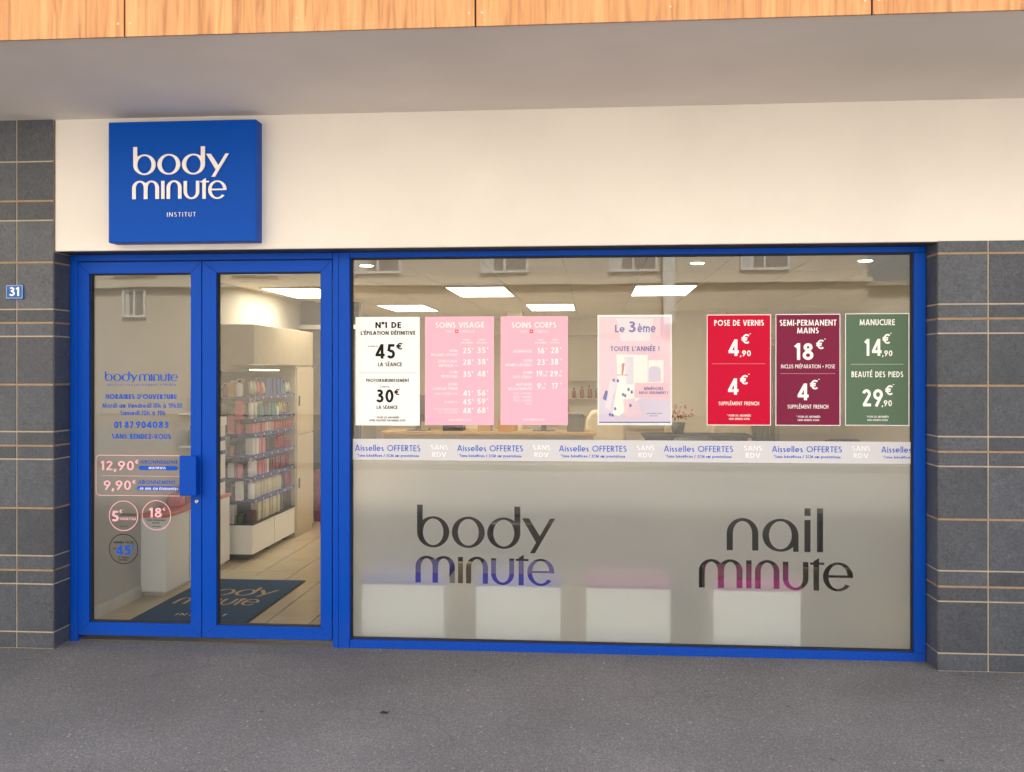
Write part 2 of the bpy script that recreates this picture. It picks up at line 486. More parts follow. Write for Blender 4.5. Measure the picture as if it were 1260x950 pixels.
mat('road_asphalt', (0.26, 0.245, 0.225), 0.9, var=0.18, scale=40, bump=0.6, bscale=160)
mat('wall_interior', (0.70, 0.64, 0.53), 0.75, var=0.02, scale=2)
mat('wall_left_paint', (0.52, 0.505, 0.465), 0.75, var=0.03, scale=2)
mat('skirting', (0.66, 0.63, 0.57), 0.5)
mat('ceiling_tile', (0.74, 0.70, 0.62), 0.9, var=0.04, scale=14, bump=0.3, bscale=120, obj_rand=0.03)
mat('ceiling_grid', (0.60, 0.58, 0.54), 0.5)
mat('floor_tile', (0.56, 0.47, 0.34), 0.22, var=0.06, scale=3, obj_rand=0.05)
mat('floor_grout', (0.12, 0.09, 0.065), 0.8)
mat('mat_navy', (0.018, 0.070, 0.155), 0.95, var=0.10, scale=60, bump=0.8, bscale=500)
mat('mat_tan', (0.46, 0.33, 0.20), 0.95, var=0.1, scale=60)
mat('mat_white', (0.6, 0.6, 0.58), 0.95)
mat('mat_rubber', (0.012, 0.016, 0.022), 0.8)
mat('header_cream', (0.42, 0.36, 0.26), 0.5)
mat('laminate_white', (0.88, 0.88, 0.87), 0.28, var=0.01)
mat('laminate_cream', (0.56, 0.48, 0.35), 0.35, var=0.02)
mat('counter_pink', (0.66, 0.20, 0.17), 0.4)
mat('shelf_blue', (0.008, 0.035, 0.22), 0.4)
mat('backboard', (0.10, 0.095, 0.065), 0.6)
mat('dark_wall', (0.060, 0.060, 0.064), 0.7, var=0.1)
mat('dark_navy', (0.012, 0.024, 0.045), 0.5)
mat('black_matt', (0.012, 0.012, 0.012), 0.6)
mat('black_leather', (0.016, 0.015, 0.015), 0.42)
mat('navy_fabric', (0.006, 0.016, 0.05), 0.8)
mat('cushion_blue', (0.030, 0.026, 0.42), 0.6, var=0.04)
mat('cushion_purple', (0.32, 0.016, 0.24), 0.6, var=0.04)
mat('cushion_plum', (0.30, 0.010, 0.17), 0.6, var=0.04)
mat('armchair_cream', (0.62, 0.54, 0.40), 0.7)
mat('red_enamel', (0.50, 0.025, 0.03), 0.35)
mat('leaf_red', (0.45, 0.03, 0.02), 0.6)
mat('leaf_green', (0.05, 0.10, 0.03), 0.6)
mat('facade_beige', (0.58, 0.51, 0.40), 0.9, var=0.06, scale=0.35)
mat('facade_band', (0.68, 0.62, 0.50), 0.9, var=0.05)
mat('facade_grey', (0.42, 0.38, 0.32), 0.9, var=0.06, scale=0.5)
mat('shutter_white', (0.78, 0.76, 0.72), 0.5)
mat('curtain', (0.62, 0.60, 0.56), 0.9)
mat('window_grey', (0.27, 0.25, 0.22), 0.3)
mat('ground_floor', (0.46, 0.40, 0.31), 0.7, var=0.1, scale=1)
mat('roof_slate', (0.08, 0.08, 0.09), 0.7)
mat('leaf_dry', (0.02, 0.018, 0.012), 0.8)
for nm, c in dict(p_cream=(.72,.68,.56), p_white=(.82,.80,.78), p_pink=(.62,.16,.22), p_rose=(.72,.34,.40), p_red=(.46,.03,.05),
                  p_crimson=(.36,.03,.08), p_blue=(.02,.16,.42), p_teal=(.05,.33,.36), p_green=(.02,.13,.06), p_amber=(.58,.34,.06),
                  p_dark=(.03,.03,.035), p_grey=(.22,.22,.23), p_beige=(.55,.40,.22), p_magenta=(.34,.04,.17), p_brown=(.16,.06,.02),
                  p_skin=(.25,.11,.06), p_yellow=(.7,.6,.25)).items():
    mat(nm, tuple(q**1.5 for q in c), 0.35, var=0.05, scale=20, obj_rand=0.12, spec=0.25)

# lamp panel
def emit(name, c, s):
    m, n, l, p = new_mat(name)
    p.inputs['Base Color'].default_value = (.8,.8,.8,1)
    p.inputs['Emission Color'].default_value = (*c, 1)
    p.inputs['Emission Strength'].default_value = s
LAMP = 3.7
emit('led_panel', (1.0, 0.86, 0.66), LAMP)
emit('downlight_glow', (1.0, 0.80, 0.55), LAMP * 2.0)
emit('shelf_strip', (1.0, 0.78, 0.35), 2.5)

# clear double glazing: straight-through view plus mirror reflection rising with the angle
def glass(name, f0, tint):
    m, n, l, p = new_mat(name)
    n.remove(p)
    out = n['Material Output']
    g = n.new('ShaderNodeNewGeometry')
    d = n.new('ShaderNodeVectorMath'); d.operation = 'DOT_PRODUCT'
    l.new(g.outputs['Normal'], d.inputs[0]); l.new(g.outputs['Incoming'], d.inputs[1])
    def mth(op, a, b=None):
        x = n.new('ShaderNodeMath'); x.operation = op
        for i, q in enumerate((a, b)):
            if q is None: continue
            if isinstance(q, (int, float)): x.inputs[i].default_value = q
            else: l.new(q, x.inputs[i])
        return x.outputs[0]
    c = mth('ABSOLUTE', d.outputs['Value'])
    fr = mth('ADD', mth('MULTIPLY', mth('POWER', mth('SUBTRACT', 1.0, c), 5.0), 1 - f0), f0)
    tr = n.new('ShaderNodeBsdfTransparent'); tr.inputs[0].default_value = (*tint, 1)
    gl = n.new('ShaderNodeBsdfGlossy'); gl.inputs['Roughness'].default_value = 0.0
    # float glass is never perfectly flat
    nz = n.new('ShaderNodeTexNoise'); nz.inputs['Scale'].default_value = 2.2; nz.inputs['Detail'].default_value = 1
    tc = n.new('ShaderNodeTexCoord'); l.new(tc.outputs['Object'], nz.inputs['Vector'])
    bu = n.new('ShaderNodeBump'); bu.inputs['Strength'].default_value = 0.09; bu.inputs['Distance'].default_value = 0.004
    l.new(nz.outputs['Fac'], bu.inputs['Height']); l.new(bu.outputs[0], gl.inputs['Normal'])
    mx = n.new('ShaderNodeMixShader')
    l.new(fr, mx.inputs[0]); l.new(tr.outputs[0], mx.inputs[1]); l.new(gl.outputs[0], mx.inputs[2])
    l.new(mx.outputs[0], out.inputs['Surface'])
glass('clear_glass', 0.042, (0.965, 0.975, 0.965))

# frosted film: scatters the daylight that falls on it and blurs what stands behind it
m, n, l, p = new_mat('frosted_film')
n.remove(p)
rf = n.new('ShaderNodeBsdfRefraction'); rf.inputs['IOR'].default_value = 1.30; rf.inputs['Roughness'].default_value = 0.60
rf.inputs['Color'].default_value = (0.97, 0.97, 0.96, 1)
df = n.new('ShaderNodeBsdfDiffuse'); df.inputs['Color'].default_value = (0.94, 0.94, 0.93, 1)
tl = n.new('ShaderNodeBsdfTranslucent'); tl.inputs['Color'].default_value = (0.92, 0.92, 0.90, 1)
m1 = n.new('ShaderNodeMixShader'); m1.inputs[0].default_value = 0.40
l.new(df.outputs[0], m1.inputs[1]); l.new(tl.outputs[0], m1.inputs[2])
mx = n.new('ShaderNodeMixShader'); mx.inputs[0].default_value = 0.48
l.new(rf.outputs[0], mx.inputs[1]); l.new(m1.outputs[0], mx.inputs[2])
l.new(mx.outputs[0], n['Material Output'].inputs['Surface'])

# wood-grain cladding board
m, n, l, p = new_mat('wood_cladding')
tc = n.new('ShaderNodeTexCoord'); oi = n.new('ShaderNodeObjectInfo')
ad = n.new('ShaderNodeVectorMath'); ad.operation = 'ADD'
sc_ = n.new('ShaderNodeMath'); sc_.operation = 'MULTIPLY'; sc_.inputs[1].default_value = 37.0
l.new(oi.outputs['Random'], sc_.inputs[0])
l.new(tc.outputs['Object'], ad.inputs[0]); l.new(sc_.outputs[0], ad.inputs[1])
mp = n.new('ShaderNodeMapping'); mp.inputs['Scale'].default_value = (1.0, 1.0, 0.055)
l.new(ad.outputs[0], mp.inputs['Vector'])
n1 = n.new('ShaderNodeTexNoise'); n1.inputs['Scale'].default_value = 34; n1.inputs['Detail'].default_value = 8; n1.inputs['Distortion'].default_value = 0.9
n2 = n.new('ShaderNodeTexNoise'); n2.inputs['Scale'].default_value = 7; n2.inputs['Detail'].default_value = 3; n2.inputs['Distortion'].default_value = 1.5
n3 = n.new('ShaderNodeTexNoise'); n3.inputs['Scale'].default_value = 140; n3.inputs['Detail'].default_value = 2
for q in (n1, n2, n3): l.new(mp.outputs[0], q.inputs['Vector'])
r1 = n.new('ShaderNodeValToRGB')
e = r1.color_ramp.elements
e[0].position = 0.32; e[0].color = (0.39, 0.160, 0.052, 1)
e[1].position = 0.66; e[1].color = (0.63, 0.315, 0.122, 1)
x = r1.color_ramp.elements.new(0.47); x.color = (0.53, 0.240, 0.080, 1)
l.new(n1.outputs['Fac'], r1.inputs[0])
r2 = n.new('ShaderNodeMapRange'); r2.inputs['From Min'].default_value = .3; r2.inputs['From Max'].default_value = .7; r2.inputs['To Min'].default_value = .90; r2.inputs['To Max'].default_value = 1.10
l.new(n2.outputs['Fac'], r2.inputs['Value'])
r3 = n.new('ShaderNodeMapRange'); r3.inputs['To Min'].default_value = .86; r3.inputs['To Max'].default_value = 1.14
l.new(n3.outputs['Fac'], r3.inputs['Value'])
m1 = n.new('ShaderNodeMath'); m1.operation = 'MULTIPLY'; l.new(r2.outputs[0], m1.inputs[0]); l.new(r3.outputs[0], m1.inputs[1])
v1 = n.new('ShaderNodeVectorMath'); v1.operation = 'SCALE'; l.new(r1.outputs[0], v1.inputs[0]); l.new(m1.outputs[0], v1.inputs['Scale'])
l.new(v1.outputs[0], p.inputs['Base Color']); p.inputs['Roughness'].default_value = 0.45

# dark stone-effect wall tile
m, n, l, p = new_mat('wall_tile')
tc = n.new('ShaderNodeTexCoord'); oi = n.new('ShaderNodeObjectInfo')
ad = n.new('ShaderNodeVectorMath'); ad.operation = 'ADD'
sc_ = n.new('ShaderNodeMath'); sc_.operation = 'MULTIPLY'; sc_.inputs[1].default_value = 53.0
l.new(oi.outputs['Random'], sc_.inputs[0]); l.new(tc.outputs['Object'], ad.inputs[0]); l.new(sc_.outputs[0], ad.inputs[1])
n1 = n.new('ShaderNodeTexNoise'); n1.inputs['Scale'].default_value = 38; n1.inputs['Detail'].default_value = 8; n1.inputs['Distortion'].default_value = 1.8
n2 = n.new('ShaderNodeTexNoise'); n2.inputs['Scale'].default_value = 5; n2.inputs['Detail'].default_value = 4
vo = n.new('ShaderNodeTexVoronoi'); vo.inputs['Scale'].default_value = 70
for q in (n1, n2, vo): l.new(ad.outputs[0], q.inputs['Vector'])
r1 = n.new('ShaderNodeValToRGB'); e = r1.color_ramp.elements
e[0].position = 0.28; e[0].color = (0.040, 0.046, 0.059, 1)
e[1].position = 0.75; e[1].color = (0.094, 0.104, 0.126, 1)
l.new(n1.outputs['Fac'], r1.inputs[0])
r2 = n.new('ShaderNodeMapRange'); r2.inputs['To Min'].default_value = .72; r2.inputs['To Max'].default_value = 1.28; l.new(n2.outputs['Fac'], r2.inputs['Value'])
ro = n.new('ShaderNodeMapRange'); ro.inputs['To Min'].default_value = .76; ro.inputs['To Max'].default_value = 1.24; l.new(oi.outputs['Random'], ro.inputs['Value'])
m1 = n.new('ShaderNodeMath'); m1.operation = 'MULTIPLY'; l.new(r2.outputs[0], m1.inputs[0]); l.new(ro.outputs[0], m1.inputs[1])
sp = n.new('ShaderNodeMapRange'); sp.inputs['From Min'].default_value = 0.0; sp.inputs['From Max'].default_value = 0.16; sp.inputs['To Min'].default_value = 2.6; sp.inputs['To Max'].default_value = 1.0
l.new(vo.outputs['Distance'], sp.inputs['Value'])
# only a few of the cells carry a pale fleck
gt = n.new('ShaderNodeMath'); gt.operation = 'GREATER_THAN'; gt.inputs[1].default_value = 0.93
sx = n.new('ShaderNodeSeparateColor'); l.new(vo.outputs['Color'], sx.inputs[0]); l.new(sx.outputs[0], gt.inputs[0])
mxs = n.new('ShaderNodeMix'); l.new(gt.outputs[0], mxs.inputs[0]); mxs.inputs[2].default_value = 1.0; l.new(sp.outputs[0], mxs.inputs[3])
m2 = n.new('ShaderNodeMath'); m2.operation = 'MULTIPLY'; l.new(m1.outputs[0], m2.inputs[0]); l.new(mxs.outputs[0], m2.inputs[1])
v1 = n.new('ShaderNodeVectorMath'); v1.operation = 'SCALE'; l.new(r1.outputs[0], v1.inputs[0]); l.new(m2.outputs[0], v1.inputs['Scale'])
l.new(v1.outputs[0], p.inputs['Base Color']); p.inputs['Roughness'].default_value = 0.55
bu = n.new('ShaderNodeBump'); bu.inputs['Strength'].default_value = 0.25; bu.inputs['Distance'].default_value = 0.003
l.new(n1.outputs['Fac'], bu.inputs['Height']); l.new(bu.outputs[0], p.inputs['Normal'])

# worn pavement asphalt with pale aggregate
m, n, l, p = new_mat('pavement_asphalt')
tc = n.new('ShaderNodeTexCoord')
v1 = n.new('ShaderNodeTexVoronoi'); v1.inputs['Scale'].default_value = 170
v2 = n.new('ShaderNodeTexVoronoi'); v2.inputs['Scale'].default_value = 42
n1 = n.new('ShaderNodeTexNoise'); n1.inputs['Scale'].default_value = 1.1; n1.inputs['Detail'].default_value = 6
n2 = n.new('ShaderNodeTexNoise'); n2.inputs['Scale'].default_value = 90; n2.inputs['Detail'].default_value = 6
for q in (v1, v2, n1, n2): l.new(tc.outputs['Object'], q.inputs['Vector'])
s1 = n.new('ShaderNodeSeparateColor'); l.new(v1.outputs['Color'], s1.inputs[0])
r1 = n.new('ShaderNodeValToRGB'); e = r1.color_ramp.elements
e[0].position = 0.0; e[0].color = (0.162, 0.154, 0.151, 1)
e[1].position = 1.0; e[1].color = (0.31, 0.29, 0.28, 1)
x = r1.color_ramp.elements.new(0.80); x.color = (0.224, 0.213, 0.208, 1)
l.new(s1.outputs[0], r1.inputs[0])
r2 = n.new('ShaderNodeMapRange'); r2.inputs['From Min'].default_value = .3; r2.inputs['From Max'].default_value = .7; r2.inputs['To Min'].default_value = .88; r2.inputs['To Max'].default_value = 1.10; l.new(n1.outputs['Fac'], r2.inputs['Value'])
r3 = n.new('ShaderNodeMapRange'); r3.inputs['From Min'].default_value = .3; r3.inputs['From Max'].default_value = .7; r3.inputs['To Min'].default_value = .74; r3.inputs['To Max'].default_value = 1.22; l.new(n2.outputs['Fac'], r3.inputs['Value'])
s2 = n.new('ShaderNodeSeparateColor'); l.new(v2.outputs['Color'], s2.inputs[0])
gt = n.new('ShaderNodeMath'); gt.operation = 'GREATER_THAN'; gt.inputs[1].default_value = 0.97; l.new(s2.outputs[1], gt.inputs[0])
lt = n.new('ShaderNodeMath'); lt.operation = 'LESS_THAN'; lt.inputs[1].default_value = 0.28; l.new(v2.outputs['Distance'], lt.inputs[0])
pk = n.new('ShaderNodeMath'); pk.operation = 'MULTIPLY'; l.new(gt.outputs[0], pk.inputs[0]); l.new(lt.outputs[0], pk.inputs[1])
pm = n.new('ShaderNodeMath'); pm.operation = 'MULTIPLY_ADD'; pm.inputs[1].default_value = 0.9; pm.inputs[2].default_value = 1.0; l.new(pk.outputs[0], pm.inputs[0])
ma = n.new('ShaderNodeMath'); ma.operation = 'MULTIPLY'; l.new(r2.outputs[0], ma.inputs[0]); l.new(r3.outputs[0], ma.inputs[1])
mb = n.new('ShaderNodeMath'); mb.operation = 'MULTIPLY'; l.new(ma.outputs[0], mb.inputs[0]); l.new(pm.outputs[0], mb.inputs[1])
vv = n.new('ShaderNodeVectorMath'); vv.operation = 'SCALE'; l.new(r1.outputs[0], vv.inputs[0]); l.new(mb.outputs[0], vv.inputs['Scale'])
ns = n.new('ShaderNodeTexNoise'); ns.inputs['Scale'].default_value = 0.55; ns.inputs['Detail'].default_value = 4; l.new(tc.outputs['Object'], ns.inputs['Vector'])
st_ = n.new('ShaderNodeMapRange'); st_.inputs['From Min'].default_value = .42; st_.inputs['From Max'].default_value = .62; st_.inputs['To Min'].default_value = .94; st_.inputs['To Max'].default_value = 1.03; l.new(ns.outputs['Fac'], st_.inputs['Value'])
# dropped gum, trodden flat
vg = n.new('ShaderNodeTexVoronoi'); vg.inputs['Scale'].default_value = 3.1; l.new(tc.outputs['Object'], vg.inputs['Vector'])
gl_ = n.new('ShaderNodeMath'); gl_.operation = 'LESS_THAN'; gl_.inputs[1].default_value = 0.045; l.new(vg.outputs['Distance'], gl_.inputs[0])
gm = n.new('ShaderNodeMath'); gm.operation = 'MULTIPLY_ADD'; gm.inputs[1].default_value = -.38; gm.inputs[2].default_value = 1.0; l.new(gl_.outputs[0], gm.inputs[0])
# a few hairline cracks
dn = n.new('ShaderNodeTexNoise'); dn.inputs['Scale'].default_value = 2.2; dn.inputs['Detail'].default_value = 5; l.new(tc.outputs['Object'], dn.inputs['Vector'])
dm = n.new('ShaderNodeMix'); dm.data_type = 'VECTOR'; dm.inputs[0].default_value = 0.35; l.new(tc.outputs['Object'], dm.inputs[4]); l.new(dn.outputs['Color'], dm.inputs[5])
vc = n.new('ShaderNodeTexVoronoi'); vc.feature = 'DISTANCE_TO_EDGE'; vc.inputs['Scale'].default_value = 0.75; l.new(dm.outputs[1], vc.inputs['Vector'])
cr = n.new('ShaderNodeMapRange'); cr.inputs['From Max'].default_value = 0.0045; cr.inputs['To Min'].default_value = .84; cr.inputs['To Max'].default_value = 1.0; l.new(vc.outputs['Distance'], cr.inputs['Value'])
mc = n.new('ShaderNodeMath'); mc.operation = 'MULTIPLY'; l.new(st_.outputs[0], mc.inputs[0]); l.new(gm.outputs[0], mc.inputs[1])
md_ = n.new('ShaderNodeMath'); md_.operation = 'MULTIPLY'; l.new(mc.outputs[0], md_.inputs[0]); l.new(cr.outputs[0], md_.inputs[1])
ve = n.new('ShaderNodeVectorMath'); ve.operation = 'SCALE'; l.new(vv.outputs[0], ve.inputs[0]); l.new(md_.outputs[0], ve.inputs['Scale'])
l.new(ve.outputs[0], p.inputs['Base Color']); p.inputs['Roughness'].default_value = 0.9
bu = n.new('ShaderNodeBump'); bu.inputs['Strength'].default_value = 0.9; bu.inputs['Distance'].default_value = 0.004
l.new(s1.outputs[0], bu.inputs['Height'])
bu2 = n.new('ShaderNodeBump'); bu2.inputs['Strength'].default_value = 0.5; bu2.inputs['Distance'].default_value = 0.006
l.new(n2.outputs['Fac'], bu2.inputs['Height']); l.new(bu.outputs[0], bu2.inputs['Normal']); l.new(bu2.outputs[0], p.inputs['Normal'])

# ================================================================== ground
GZ = -0.012
def sheet(name, x0, x1, y0, y1, z, m, kind='structure', nx=1, ny=1, thick=0.3):
    return tag(MB().box(x0, x1, y0, y1, z-thick, z).build(name, m), kind=kind)
sheet('pavement', -60, 60, -2.75, 0.03, GZ, 'pavement_asphalt')
sheet('road', -150, 150, -12.0, -2.91, GZ-0.12, 'road_asphalt')
kb = tag(empty('kerb'), kind='structure')
x = -24.0
while x < 24:
    MB().box(x+.004, x+.996, -2.908, -2.752, GZ-.35, GZ+.004).build('kerb_stone', 'kerb_stone', kb, bevel=0.012)
    x += 1.0
sheet('far_pavement', -150, 150, -60, -12.0, GZ, 'road_asphalt')

# ================================================================== the building
PY = -0.18            # front of the tiled pillars
FY = -0.168            # front of the cream wall
CLY = -1.605           # front of the timber-look cladding
ZL = bp(600, 303.5, FY)[1]   # underside of the cream wall
ZS = 3.262             # soffit
bld = empty('shop_building')
tag(bld, 'shop building with dark tiled pillars, cream wall, orange wood cladding and blue shopfront', 'building')

XL = bp(66, 500, PY)[0]                 # inner corner of the left pillar
XR = bp(1153.5, 560, PY)[0]             # inner corner of the right pillar
FXL = XL+.004; FXR = XR-.004   # the blue frame's outer edges
# cream wall above the shopfront, running on to the right over the pillar
MB().box(XL+.002, 14, FY, 0.25, ZL, ZS+.05).build('fascia_wall', 'cream_render', bld, bevel=0.006)
MB().box(-14, 14, CLY+.03, 0.25, ZS, ZS+.25).build('soffit', 'soffit_paint', bld)
# upper storeys: a wall behind the cladding, sides, back and roof
TOP = 8.6  # unseen height, shaped so the building's shadow ends out on the road
MB().box(-14, 14, CLY+.03, CLY+.25, ZS+.25, TOP).box(-14, -13.7, CLY+.25, 11, ZS+.25, TOP).box(13.7, 14, CLY+.25, 11, ZS+.25, TOP).box(-14, 14, 10.7, 11, -0.3, TOP).box(-14, 14, CLY+.03, 11, TOP, TOP+.3).build('upper_wall', 'dark_wall', bld)
jx = [bp(153, 30, CLY)[0], bp(585, 20, CLY)[0], bp(1073, 6, CLY)[0]]
pw = (jx[2]-jx[0])/2
edges = [jx[0]-pw*6-.0] + [jx[0]-pw*k for k in range(5, 0, -1)] + jx + [jx[2]+pw*k for k in range(1, 7)]
for i in range(len(edges)-1):
    a, b = edges[i]+.004, edges[i+1]-.004
    z = ZS-.012
    for row in range(3):
        z1 = z + 1.78
        pn = MB().box(a, b, CLY, CLY+.012, z, z1-.008).build('cladding_panel', 'wood_cladding', bld, bevel=0.0015)
        if row == 0 and -4 < (a+b)/2 < 4:
            for px in (a+.025, (a+b)/2, b-.025):
                for pz in (z+.06, z+.55):
                    s_ = MB().lathe([(.006,0),(.006,.002),(.003,.003)], n=10)
                    o = s_.build('screw', 'brass', pn, loc=(px, CLY-.0002, pz)); o.rotation_euler = (R(90), 0, 0)
        z = z1
# dark cavity edge behind the cladding's lower rim
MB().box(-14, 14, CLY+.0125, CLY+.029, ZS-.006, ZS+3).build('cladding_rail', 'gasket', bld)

# ---- pillars
rowpx = [311.5, 374, 392, 410, 474.5, 537.3, 556, 574, 639.4, 702.7, 722.2, 740.4, 804.4]
kind_ = [1, 0, 1, 0, 1, 0, 1, 0, 1, 0, 1, 0, 0]
jz = [bp(1185, v, PY)[1] for v in rowpx]
T_ = 0.006          # tiles stand proud of the joints
def tiles(pillar, xs, zrows, front=True, y0=None, xface=None, sgn=1):
    for i in range(len(xs)-1):
        for k in range(len(zrows)-1):
            zt, zb = zrows[k], zrows[k+1]
            g = .0045
            a, b = xs[i]+g, xs[i+1]-g
            ztt = zt[0] - (.0062 if zt[1] else g); zbb = zb[0] + (.0062 if zb[1] else g)
            if front: mb_ = MB().box(a, b, PY, PY+T_, zbb, ztt)
            else: mb_ = MB().box(min(xface, xface-sgn*T_), max(xface, xface-sgn*T_), a, b, zbb, ztt)
            mb_.build('tile', 'wall_tile', pillar, bevel=0.0012, seg=1)
def strips(pillar, x0, x1, zrows, ya, yb):
    for z, k in zrows:
        if k: MB().box(x0, x1, ya, yb, z-.0058, z+.0058).build('joint_strip', 'tan_joint', pillar)
rows_r = [(ZL+.006, 0)] + list(zip(jz, kind_)) + [(GZ-.0, 0)]
tw = bp(1216.3, 560, PY)[0] - XR
rp = empty('pillar', parent=bld); rp['label'] = 'right dark tiled pillar under the cream wall'
MB().box(XR+T_, XR+tw*8, PY+T_, 0.25, GZ-.2, ZL-.001).box(XR+T_-.0, XR+.5, FY, 0.25, ZL-.001, ZL-.0005).build('grout', 'grout', rp)
xs = [XR] + [XR + tw*k for k in range(1, 9)]
tiles(rp, xs, rows_r)
strips(rp, XR+T_*.5, xs[-1], [r for r in rows_r[1:-1]], PY+.003, PY+T_+.01)
tiles(rp, [PY+T_, 0.02], rows_r, False, xface=XR, sgn=-1)
strips(rp, XR+.003, XR+T_+.01, rows_r[1:-1], PY+T_, 0.02)
# left pillar: taller, right up to the soffit, with rows of its own above the lintel
rowl = [199, 247.4, 271.3]; kl = [0, 1, 0]
jl = [bp(30, v, PY)[1] for v in rowl]
rows_l = [(ZS+.006, 0)] + list(zip(jl, kl)) + list(zip(jz, kind_))[0:] + [(GZ, 0)]
lp = empty('pillar', parent=bld); lp['label'] = 'left dark tiled pillar reaching the soffit, carrying a house number'
cl = bp(20.2, 500, PY)[0]
MB().box(cl-tw*9, XL-T_, PY+T_, 0.25, GZ-.2, ZS-.001).build('grout', 'grout', lp)
MB().box(-14, cl-tw*9-.002, FY, 0.25, GZ-.2, ZS-.001).build('side_wall', 'cream_render', bld)
MB().box(XR+tw*8+.002, 14, FY, 0.25, GZ-.2, ZL-.0015).build('side_wall', 'cream_render', bld)
xl = [cl - tw*k for k in range(9, 0, -1)] + [cl, XL]
tiles(lp, xl, rows_l)
strips(lp, xl[0], XL-T_*.5, rows_l[1:-1], PY+.003, PY+T_+.01)
rows_lr = [(ZL-.004, 0)] + list(zip(jz, kind_)) + [(GZ, 0)]
tiles(lp, [PY+T_, 0.02], rows_lr, False, xface=XL, sgn=1)
strips(lp, XL-T_-.01, XL-.003, list(zip(jz, kind_)), PY+T_, 0.02)
# dark sheet under the lintel: the recess's shade and dirt put into its colour
MB().box(XL+.001, XR-.001, FY+.012, 0.2, ZL-.003, ZL-.0005).build('lintel_shade', 'shade_dirt', bld)

# ---- blue shopfront frame
ZT = ZL - .0035
mullL, mullR = bp(409.3, 550, 0)[0], bp(430.5, 550, 0)[0]
jambL = bp(95, 550, 0)[0]
jambR = bp(1125.2, 560, 0)[0]
fb = GZ - .004
gap_l, gap_r = XL + .001, XR - .001
frame_y0, frame_y1 = 0.0, 0.075
headB = bp(250, 320, 0)[1]
headBw = bp(800, 313.5, 0)[1]
sillT = bp(800, 795.8, 0)[1]
win = empty('shop_window', parent=bld)
MB().box(mullR-.0, FXR, frame_y0, frame_y1, headBw, ZT).build('frame_head', 'blue_frame', win, bevel=0.003)
MB().box(jambR, FXR, frame_y0, frame_y1, sillT, headBw-.001).build('frame_jamb', 'blue_frame', win, bevel=0.003)
MB().box(mullR-.0, FXR, frame_y0, frame_y1, fb, sillT-.001).build('frame_sill', 'blue_frame', win, bevel=0.003)
MB().box(FXR+.0005, gap_r, 0.012, frame_y1, fb, ZT).build('sealant', 'gasket', win)
dfr = empty('door_frame', parent=bld)
MB().box(FXL, jambL, frame_y0, frame_y1, fb, ZT).build('frame_jamb', 'blue_frame', dfr, bevel=0.003)
MB().box(gap_l, FXL-.0005, 0.012, frame_y1, fb, ZT).build('sealant', 'gasket', dfr)
MB().box(jambL+.001, mullL-.001, frame_y0, frame_y1, headB, ZT).build('frame_head', 'blue_frame', dfr, bevel=0.003)
mm_ = (mullL+mullR)/2
MB().box(mullL, mullL+(mullR-mullL)*.34, frame_y0, frame_y1, fb, ZT-.0005).build('mullion', 'blue_frame', dfr, bevel=0.003)
MB().box(mullL+(mullR-mullL)*.34+.002, mullR-.0012, frame_y0-.004, frame_y1, fb, ZT-.0005).build('mullion', 'blue_frame', dfr, bevel=0.003)
MB().box(jambL, mullL, 0.02, 0.16, GZ-.05, GZ+.010).build('threshold', 'dark_steel', dfr, bevel=0.003)
MB().box(jambL, mullL, 0.03, 0.07, headB-.004, headB+.02).build('rebate', 'gasket', dfr)
# gaskets and glass of the shop window
GY0, GY1 = 0.046, 0.052
gx0, gx1, gz0, gz1 = mullR, jambR, sillT, headBw
g_ = .008
MB().box(gx0-.01, gx0+g_, .03, .06, gz0, gz1).box(gx1-g_, gx1+.01, .03, .06, gz0, gz1).box(gx0+g_, gx1-g_, .03, .06, gz1-g_, gz1+.01).box(gx0+g_, gx1-g_, .03, .06, gz0-.01, gz0+g_).build('gasket', 'gasket', win)
MB().box(gx0+.003, gx1-.003, GY0, GY1, gz0+.003, gz1-.003).build('glass', 'clear_glass', win)
# frosted film with the two logos cut out of it
BT = bp(780, 568.5, GY1)[1]
V = []; F = []
lv = []; lf = []; logo_body(lv, lf); logo_minute(lv, lf)
S63 = 200/1260.0
x0 = bp(500+70*S63, 680, GY1)[0]; x1 = bp(500+1153*S63, 680, GY1)[0]
z0 = bp(600, 610+75*S63, GY1)[1]; z1 = bp(600, 610+692*S63, GY1)[1]
V += fit(lv, x0, x1, z0, z1); F += lf
lv = []; lf = []; logo_nail(lv, lf)
S6 = 210/1260.0
b = len(V)
V += fit(lv, bp(850+265*S6, 660, GY1)[0], bp(850+977*S6, 660, GY1)[0], bp(954, 615+60*S6, GY1)[1], bp(954, 615+383*S6, GY1)[1]); F += [[b+i for i in f] for f in lf]
lv = []; lf = []; logo_minute(lv, lf)
b = len(V)
V += fit(lv, bp(850+60*S6, 705, GY1)[0], bp(850+1198*S6, 705, GY1)[0], bp(954, 615+425*S6, GY1)[1], bp(954, 615+668*S6, GY1)[1]); F += [[b+i for i in f] for f in lf]
fv, ff = union(V, F, [(gx0+.006, gz0+.005), (gx1-.006, gz0+.005), (gx1-.006, BT), (gx0+.006, BT)])
film = link('frosted_film', flat_mesh('frosted_film', fv, ff, GY1+.001, 'frosted_film'), win)

